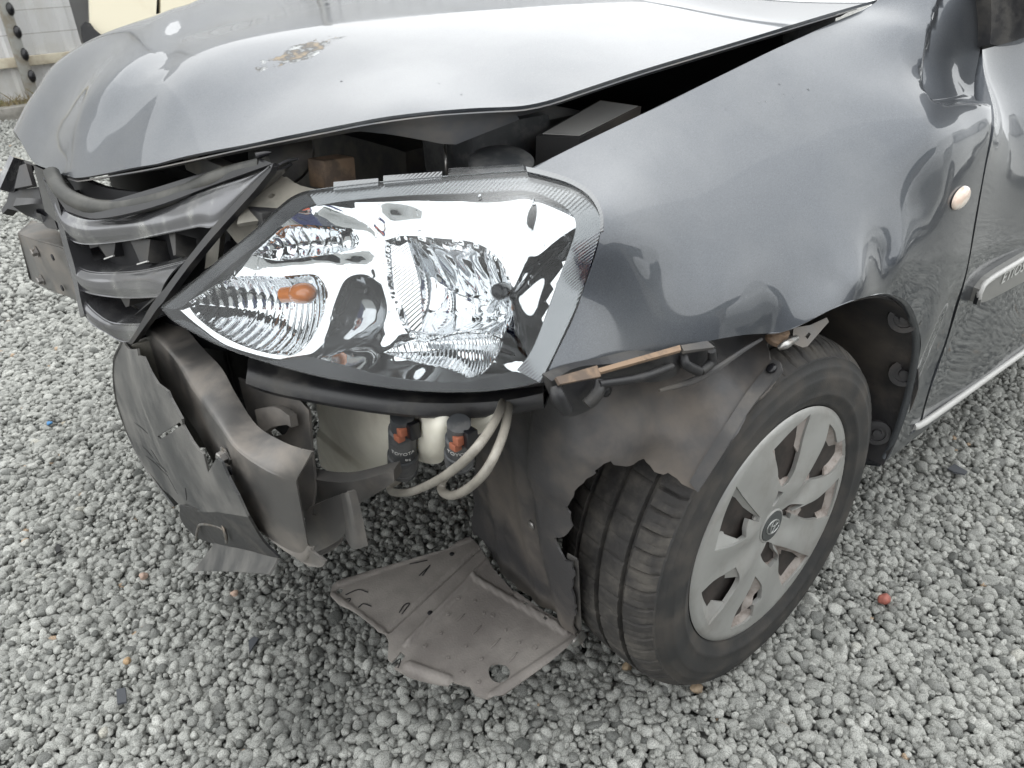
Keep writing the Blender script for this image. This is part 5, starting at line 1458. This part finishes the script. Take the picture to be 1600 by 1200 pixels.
# ---- far side: bracket of the missing lamp
def far_side():
    s = plane(Y(40, 290, -.45), (.8, .35, .5))
    g = panel('lamp_bracket', s, [(32, 248), (40, 255), (22, 300), (34, 296), (60, 292), (66, 320), (60, 332), (30, 330), (12, 326), (4, 334), (2, 328), (10, 316), (14, 300), (6, 296), (8, 284)], MATS['black_plastic'], CAR, thick=.02, h=.012, smooth=False)
    panel('bracket_face', s, [(40, 262), (50, 258), (60, 292), (32, 297)], MATS['liner_plastic'], g, thick=.01, h=.012, off=.012, smooth=False)
    panel('bracket_rail', s, [(30, 246), (36, 250), (14, 300), (6, 296)], MATS['grille_chrome'], g, thick=.02, h=.012, off=.018, smooth=False)
    patch('duct', [[Y(20, 322, -.40), Y(60, 318, -.36), Y(80, 322, -.30)], [Y(40, 336, -.40), Y(66, 336, -.36), Y(84, 340, -.30)], [Y(66, 346, -.36), Y(74, 356, -.33), Y(90, 358, -.28)]], MATS['clean_black'], CAR, k=(3, 3), thick=.02)
    patch('core_side', [[Y(52, 258, -.20), Y(75, 268, -.12)], [Y(60, 290, -.20), Y(80, 310, -.12)], [Y(70, 330, -.2), Y(92, 350, -.12)]], MATS['clean_black'], CAR, k=(3, 3), thick=.02)
    # far front wing so the bonnet has something beside it
    patch('far_wing', [[V3(.50, -.52, .80), V3(.52, -.64, .72), V3(.48, -.70, .66)], [V3(.25, -.57, .87), V3(.25, -.72, .80), V3(.22, -.78, .68)], [V3(-.1, -.62, .92), V3(-.1, -.76, .84), V3(-.1, -.83, .66)], [V3(-.5, -.65, .955), V3(-.5, -.78, .85), V3(-.5, -.84, .66)]], MATS['paint'], CAR, k=(4, 4), thick=.003, flip=True)
far_side()

# ---- engine bay
def bay():
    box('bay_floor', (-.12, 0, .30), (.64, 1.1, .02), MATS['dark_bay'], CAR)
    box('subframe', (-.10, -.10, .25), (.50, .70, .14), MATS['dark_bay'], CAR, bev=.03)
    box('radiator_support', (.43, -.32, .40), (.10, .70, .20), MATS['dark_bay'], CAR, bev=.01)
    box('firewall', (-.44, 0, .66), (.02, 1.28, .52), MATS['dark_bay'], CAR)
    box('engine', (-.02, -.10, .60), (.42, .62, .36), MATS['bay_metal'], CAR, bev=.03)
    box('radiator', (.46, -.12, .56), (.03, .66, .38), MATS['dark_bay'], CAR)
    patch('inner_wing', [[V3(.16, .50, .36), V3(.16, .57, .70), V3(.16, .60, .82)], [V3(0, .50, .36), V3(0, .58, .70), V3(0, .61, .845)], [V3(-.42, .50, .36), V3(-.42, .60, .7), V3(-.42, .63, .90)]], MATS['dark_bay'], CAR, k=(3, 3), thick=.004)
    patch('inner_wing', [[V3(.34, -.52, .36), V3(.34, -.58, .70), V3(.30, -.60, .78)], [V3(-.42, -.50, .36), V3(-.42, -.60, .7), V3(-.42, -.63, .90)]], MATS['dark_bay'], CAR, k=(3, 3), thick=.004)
    patch('slam_panel', [[V3(.52, -.50, .80), V3(.53, -.50, .70), V3(.53, -.5, .55)], [V3(.585, -.2, .785), V3(.59, -.2, .70), V3(.58, -.2, .55)], [V3(.595, 0, .775), V3(.60, 0, .70), V3(.58, 0, .55)], [V3(.555, .14, .775), V3(.57, .14, .7), V3(.56, .14, .55)], [V3(.47, .25, .785), V3(.50, .25, .70), V3(.5, .25, .55)]], MATS['dark_bay'], CAR, k=(4, 3), thick=.01)
    # dusty battery with sky sheen painted on top, relay, horn, prop rod, lamp cover
    s = plane(Y(920, 185, .50), (.1, .2, .95))
    b_ = panel('battery', s, [(838, 212), (938, 156), (1002, 166), (906, 216)], MATS['dusty_plastic'], CAR, thick=.14, h=.03, smooth=False)
    panel('battery_sheen', s, [(848, 210), (938, 159), (996, 167), (905, 213)], MATS['trim_pale'], b_, thick=.001, h=.03, off=.0015, smooth=False)  # pale plate painting the sky's reflection on the battery top
    box('relay', Y(519, 268, .36), (.034, .036, .05), MATS['rust_clip'], CAR, ax=frame((1, .2, .1)), bev=.004)
    obj('horn', *lathe_g([(.045, 0), (.046, .008), (.03, .02), (.01, .024), (0, .024)], Y(442, 240, .27), (.6, .5, .5), 24), MATS['bay_metal'], CAR, sharp=40)
    obj('prop_rod', *tube_g([Y(694, 205, .40), Y(698, 275, .43)], .0022, 1, 8), MATS['steel'], CAR)
    obj('filler_cap', *lathe_g([(.040, 0), (.041, .010), (.036, .014), (.012, .016), (0, .016)], Y(783, 263, .52), (.1, .2, 1), 28), MATS['pump_plastic'], CAR, sharp=40)
    box('fuse_box', Y(760, 225, .40), (.14, .12, .08), MATS['pump_plastic'], CAR, bev=.012)
    box('latch_stay', Y(330, 262, .20), (.02, .16, .03), MATS['bay_metal'], CAR, bev=.004)
    box('hinge_cover', Y(1265, 42, .58), (.10, .03, .04), MATS['pump_plastic'], CAR, bev=.008)
    # body mass under and behind
    box('floor_pan', (-1.25, 0, .27), (1.7, 1.42, .14), MATS['dark_bay'], CAR, bev=.03)
    patch('windscreen', [[V3(-.58, -.66, 1.02), V3(-.55, 0, 1.045), V3(-.58, .66, 1.02)], [V3(-.95, -.60, 1.26), V3(-.92, 0, 1.30), V3(-.95, .60, 1.26)], [V3(-1.2, -.54, 1.40), V3(-1.17, 0, 1.45), V3(-1.2, .54, 1.40)]], MATS['dark_glass'], CAR, k=(4, 4), thick=.005)
    tube('pillar', [V3(-.50, .70, 1.0), V3(-.85, .65, 1.22), V3(-1.2, .58, 1.42)], .03, MATS['paint'], CAR, k=5, seg=12)
    patch('roof', [[V3(-1.2, -.56, 1.41), V3(-1.17, 0, 1.46), V3(-1.2, .56, 1.41)], [V3(-2.0, -.56, 1.45), V3(-2.0, 0, 1.50), V3(-2.0, .56, 1.45)]], MATS['paint'], CAR, k=(4, 4), thick=.01)
    patch('far_door', [[V3(-.5, -.80, .2), V3(-.5, -.84, .6), V3(-.5, -.74, .95)], [V3(-2.2, -.80, .2), V3(-2.2, -.84, .6), V3(-2.2, -.74, .98)]], MATS['paint'], CAR, k=(3, 4), thick=.01, flip=True)
    obj('inner_hub', *lathe_g([(.02, -.2), (.03, -.02), (.13, -.02), (.13, .05), (.12, .06), (0, .06)], WC, (0, 1, 0), 32), MATS['wheel_steel'], CAR, sharp=30)
bay()
wheel((0, -.66, .285), -1, CAR, False)

# ---- rain drops
def drops():
    def scatter(nm, s, poly, n, rmin, rmax, par, off=0.0, stretch=1.5):
        A = s.hits(poly); lo, hi = A.min(0), A.max(0); V, F = [], []; k = 0
        while k < n:
            q = lo + rng.random(2) * (hi - lo)
            if not inside(A, q[None])[0]: continue
            k += 1
            p = s.p(q[None], off)[0]; nn = s.normal(q[None])[0]; r_ = rmin + (rmax - rmin) * rng.random() ** 2.5
            dn = V3(0, 0, -1) - nn * (-nn[2]); dn = unit(dn); sd_ = np.cross(nn, dn)
            st = rng.uniform(1, stretch); base = len(V)
            for i, (cr, ch) in enumerate(((1, -.05), (.92, .28), (.66, .52), (.3, .64))):
                for j in range(8):
                    t_ = j * math.pi / 4
                    V.append(p + r_ * cr * (math.cos(t_) * dn * st + math.sin(t_) * sd_) + nn * r_ * ch)
            F += [tuple(base + x for x in f) for f in grid_faces(4, 8, True)] + [tuple(base + 24 + j for j in range(8))]
        obj(nm, V, F, MATS['water'], par, kind='stuff')
    scatter('rain_drops', FEN, [(870, 250), (1350, 20), (1400, 60), (1200, 190), (1000, 290), (940, 300)], 16, .0005, .0015, CAR)
    scatter('rain_drops', HLS, [(300, 480), (460, 330), (800, 290), (900, 320), (880, 430), (810, 570), (600, 580), (380, 545)], 170, .0006, .0021, CAR, .0, 2.2)
    scatter('rain_drops', HOOD, [(300, 245), (700, 172), (1000, 100), (760, 60), (420, 170)], 6, .0005, .0014, CAR)
drops()

# ================================================================ SMALL THINGS ON THE GRAVEL
def pebble(name, u, v, size, m, label, cat, z=.012, flat=.7, seed=1):
    r_ = np.random.default_rng(seed); p = Z(u, v, z)
    bm = bmesh.new(); bmesh.ops.create_icosphere(bm, subdivisions=3, radius=1)
    d = r_.normal(size=(5, 3))
    for q in bm.verts:
        c = q.co.normalized(); f = 1 + .12 * sum(math.sin(2.1 * (c.x * a + c.y * b_ + c.z * c_)) for a, b_, c_ in d) / 2
        q.co = Vector((c.x * size[0] * f, c.y * size[1] * f, c.z * size[0] * flat * f))
    V = [q.co[:] for q in bm.verts]; bm.verts.index_update(); F = [tuple(q.index for q in f.verts) for f in bm.faces]; bm.free()
    o = obj(name, V, F, m, label=label, cat=cat); o.location = p; o.rotation_euler = (0, 0, r_.uniform(0, 3))
    return o
def shard(name, px, m, label, cat, z=.016, tilt=(.1, .1)):
    P = np.array([Z(u, v, z) for u, v in px]); c = P.mean(0); d = P - c
    d[:, 2] += d[:, 0] * tilt[0] + d[:, 1] * tilt[1]; n = len(P)
    V = np.vstack([d, d + V3(0, 0, -.004)])
    F = [tuple(range(n)), tuple(range(2 * n - 1, n - 1, -1))] + [(i, n + i, n + (i + 1) % n, (i + 1) % n) for i in range(n)]
    o = obj(name, V, F, m, smooth=False, label=label, cat=cat); o.location = c
    return o
pebble('stone', 1382, 935, (.0125, .0095), MATS['red_stone'], 'smooth brick red stone on the pale gravel right of the wheel', 'stone', .018, .75, 3)
shard('plastic_shard', [(1481, 731), (1492, 722), (1512, 737), (1507, 742), (1490, 738)], MATS['slate'], 'dark grey plastic shard on gravel below the front door', 'shard')
shard('plastic_shard', [(181, 1076), (195, 1072), (198, 1097), (184, 1101)], MATS['slate'], 'dark rectangular plastic shard on the gravel at lower left', 'shard')
shard('plastic_shard', [(86, 852), (92, 848), (96, 860), (88, 866)], MATS['clean_black'], 'tiny black plastic chip on gravel left of the torn apron', 'shard')
shard('plastic_shard', [(388, 1000), (396, 992), (404, 996), (396, 1010), (390, 1022)], MATS['slate'], 'grey blue plastic sliver on damp gravel below the torn flap', 'shard')
pebble('bottle_cap', 77, 661, (.008, .007), MATS['blue_plastic'], 'tiny bright blue plastic bit on the gravel at far left', 'litter', .012, .5, 8)
for i, (u, v, s_, c_, lb) in enumerate(((366, 927, .0075, (.46, .33, .26), 'pinkish round pebble on damp gravel under the torn flap'), (224, 900, .009, (.42, .30, .24), 'pale salmon pebble on gravel left of the torn flap'), (1089, 1076, .010, (.38, .29, .20), 'tan pebble on gravel just below the tyre'), (198, 1032, .007, (.45, .31, .18), 'small amber pebble on gravel above the rectangular shard'), (980, 1042, .009, (.38, .29, .19), 'tan pebble under the front of the tyre tread'))):
    mat('pebble%d' % i, c_, .7, col2=tuple(q * .7 for q in c_), nscale=150)
    pebble('stone', u, v, (s_, s_ * .85), MATS['pebble%d' % i], lb, 'stone', .014, .8, 20 + i)

# ================================================================ WHAT THE BODYWORK REFLECTS: the place behind the photographer, partly added
def other_car(ox, oy, rz, paint, label):
    c = empty('parked_hatchback', (ox, oy, 0), rz, label=label, cat='car')
    pr = [(-2.0, .25), (-2.05, .6), (-2.0, .95), (-1.75, 1.02), (-1.3, 1.45), (-.2, 1.50), (.35, 1.42), (.95, 1.02), (1.75, .86), (1.95, .65), (1.95, .28)]
    P2 = densify(np.array(pr), .12, True, True, 60)
    rows = []
    for y, ins in ((-.86, .10), (-.88, .0), (-.80, -.01), (0, -.03), (.80, -.01), (.88, 0), (.86, .10)):
        r_ = []
        for x, z in P2:
            k = 1 - ins * .5
            tum = .16 * np.clip((z - .9) / .6, 0, 1)
            r_.append((x * k, y * (1 - tum), .75 + (z - .75) * k))
        rows.append(r_)
    n = len(P2); V = [q for r_ in rows for q in r_]; F = grid_faces(len(rows), n, True) + [tuple(range(n))[::-1], tuple((len(rows) - 1) * n + i for i in range(n))]
    obj('body', V, F, MATS[paint], c, sharp=50)
    for sgn in (-1, 1):
        for w in ([(-1.45, 1.02), (-1.15, 1.36), (-.45, 1.40), (-.45, 1.0)], [(-.38, 1.0), (-.38, 1.40), (.2, 1.36), (.72, 1.03)]):
            V = [(x, sgn * (.885 * (1 - .16 * np.clip((z - .9) / .6, 0, 1)) + .004), z) for x, z in w] + [(x, sgn * .70, z) for x, z in w]
            F = [(0, 1, 2, 3), (7, 6, 5, 4)] + [(i, 4 + i, 4 + (i + 1) % 4, (i + 1) % 4) for i in range(4)]
            obj('window', V, F, MATS['dark_glass'], c, smooth=False)
        for x0 in (-1.3, 1.25):
            v, f = lathe_g([(0, .02), (.18, .02), (.19, .03), (.28, .02), (.30, -.03), (.30, -.2), (0, -.2)], (x0, sgn * .87, .30), (0, sgn, 0), 30)
            w = obj('wheel', v, f, MATS['tyre'], c, sharp=30)
            v, f = lathe_g([(0, .036), (.17, .034), (.178, .02)], (x0, sgn * .87, .30), (0, sgn, 0), 30); obj('rim', v, f, MATS['cover_silver'], w, sharp=30)
other_car(-4.1, 3.3, 0, 'silver_paint', 'pale silver hatchback parked across the yard, mirrored in the front wing')
other_car(.85, 3.8, math.pi, 'blue_paint', 'unseen dark blue hatchback added to darken the front wing reflection')  # added unseen car, a dark shape for the wing to mirror
def shed():
    c = empty('warehouse', (-4, 24, 0), label='long dark green warehouse across the yard behind the photographer', cat='building')
    v, f = box_g((0, 0, 1.8), (60, 3, 3.6), None, .02); obj('wall', v, f, MATS['shed_green'], c, smooth=False)
    v, f = box_g((0, 0, 3.7), (60.6, 3.6, .15), None, .02); obj('roof', v, f, MATS['post_steel'], c, smooth=False)
    for x in (-20, -9, 2, 13):
        v, f = box_g((x, -1.52, 1.4), (3.2, .06, 2.8), None, .01); obj('door', v, f, MATS['concrete'], c, smooth=False)
shed()

def person():
    fwd = unit(V3(CAM_ROT[2][0], CAM_ROT[2][1], 0)); rt = unit(V3(CAM_ROT[0][0], CAM_ROT[0][1], 0)); up = V3(0, 0, 1)
    base = V3(CAM_POS[0], CAM_POS[1], 0) - fwd * .50
    c = empty('person', tuple(base), label='person in navy trousers and orange vest holding a phone', cat='person')
    def p(r_, f_, u_): return rt * r_ + fwd * f_ + up * u_
    def skin(nm, J, E, rad, m, root=0, sub=2):
        me = bpy.data.meshes.new(nm); me.from_pydata([tuple(q) for q in J], E, []); 
        o = bpy.data.objects.new(nm, me); COL.objects.link(o); o.parent = c
        md = o.modifiers.new('skin', 'SKIN'); md.use_smooth_shade = True
        for i, d in enumerate(me.skin_vertices[0].data):
            q = rad[i]; d.radius = q if isinstance(q, tuple) else (q, q); d.use_root = (i == root)
        s_ = o.modifiers.new('sub', 'SUBSURF'); s_.levels = sub; s_.render_levels = sub
        me.materials.append(m); return o
    # one continuous body, dressed by its own materials below
    J = [p(0, 0, .95), p(0, .01, 1.12), p(0, .01, 1.30), p(0, 0, 1.44), p(0, .02, 1.53)]
    rad = [(.155, .11), (.15, .105), (.17, .115), (.10, .08), .055]
    E = [(0, 1), (1, 2), (2, 3), (3, 4)]
    def chain(start, pts, rs):
        prev = start
        for q, r_ in zip(pts, rs):
            J.append(q); rad.append(r_); E.append((prev, len(J) - 1)); prev = len(J) - 1
        return prev
    for sg in (-1, 1):
        chain(0, [p(.095 * sg, 0, .86), p(.10 * sg, .02, .50), p(.11 * sg, -.01, .12), p(.11 * sg, .02, .05), p(.12 * sg, .15, .035)], [.095, .062, .045, .045, .035])
    hands = []
    for sg in (-1, 1):
        k = chain(3, [p(.19 * sg, 0, 1.40), p(.25 * sg, .06, 1.15), p(.09 * sg, .34, 1.06)], [.062, .046, .03])
        hands.append(p(.075 * sg, .42, 1.045))
    b_ = skin('body', J, E, rad, MATS['cloth_navy'])
    skin('vest', [p(0, 0, 1.0), p(0, .01, 1.15), p(0, .01, 1.30), p(0, .0, 1.42)], [(0, 1), (1, 2), (2, 3)], [(.172, .128), (.172, .128), (.188, .132), (.12, .095)], MATS['cloth_orange'])
    for z in (1.08, 1.2):
        v, f = [], []
        for j in range(32):
            t_ = j * 2 * math.pi / 32
            for zz in (z - .022, z + .022): v.append(p(.19 * math.cos(t_), .142 * math.sin(t_) + .01, zz))
        obj('reflective_band', v, [(2 * j, 2 * ((j + 1) % 32), 2 * ((j + 1) % 32) + 1, 2 * j + 1) for j in range(32)], MATS['reflective'], c)
    # head
    V = []; nl, ns = 16, 24
    for i in range(nl + 1):
        th = math.pi * i / nl
        for j in range(ns):
            ph = 2 * math.pi * j / ns
            x, y, z = math.sin(th) * math.cos(ph), math.sin(th) * math.sin(ph), math.cos(th)
            w = .072 * (1 - .18 * max(0, -z)); d = .093
            nose = .018 * math.exp(-((x / .18) ** 2 + ((z + .12) / .22) ** 2)) * (y > 0)
            brow = -.010 * math.exp(-(((abs(x) - .38) / .16) ** 2 + ((z - .05) / .10) ** 2)) * (y > 0)
            V.append(p(x * w, y * d + nose + brow + .03, 1.64 + z * .118))
    hd = obj('head', V, grid_faces(nl + 1, ns, True), MATS['skin'], c)
    V = []
    for i in range(9):
        th = math.pi * .52 * i / 8
        for j in range(ns):
            ph = 2 * math.pi * j / ns
            x, y, z = math.sin(th) * math.cos(ph), math.sin(th) * math.sin(ph), math.cos(th)
            lim = .35 if y > .3 else 0
            V.append(p(x * .078, y * .099 + .026, 1.645 + max(z, lim) * .124))
    obj('hair', V, grid_faces(9, ns, True), MATS['hair'], hd)
    for sg in (-1, 1):
        v, f = lathe_g([(0, .004), (.008, .003), (.010, 0), (0, -.003)], p(.028 * sg, .117, 1.648), fwd, 12); obj('eye', v, f, MATS['hair'], hd)
        v, f = lathe_g([(0, .006), (.016, .004), (.02, 0), (0, -.004)], p(.074 * sg, .025, 1.64), rt * sg, 12); obj('ear', v, f, MATS['skin'], hd)
    v, f = tube_g([p(-.022, .118, 1.585), p(0, .124, 1.583), p(.022, .118, 1.585)], .004, 3, 6); obj('mouth', v, f, MATS['skin'], hd)
    # hands: palm, four fingers and a thumb round the phone's edge
    for sg, h_ in zip((-1, 1), hands):
        Jh = [p(.09 * sg, .345, 1.06), h_]; Eh = [(0, 1)]; rh = [.026, (.026, .016)]
        for k in range(4):
            b0 = h_ + p(-.008 * sg, .018, .022 - .016 * k)
            fl = (.052, .058, .055, .043)[k]; n0 = len(Jh)
            Jh += [b0, b0 + p(-.3 * fl * sg, .25 * fl, 0), b0 + p(-.75 * fl * sg, .35 * fl, 0)]; rh += [.009, .0085, .007]
            Eh += [(1, n0), (n0, n0 + 1), (n0 + 1, n0 + 2)]
        n0 = len(Jh); Jh += [h_ + p(-.012 * sg, -.010, .030), h_ + p(-.034 * sg, -.002, .042)]; rh += [.0105, .008]; Eh += [(1, n0), (n0, n0 + 1)]
        skin('hand', Jh, Eh, rh, MATS['skin'])
    ph = empty('phone', tuple(CAM_POS - CAM_ROT[2] * .012), label='black phone held up by the person in the orange vest', cat='phone')
    v, f = box_g((0, 0, 0), (.150, .074, .008), np.array([CAM_ROT[0], -CAM_ROT[1], -CAM_ROT[2]]), .003); obj('casing', v, f, MATS['phone_black'], ph, sharp=35)
person()
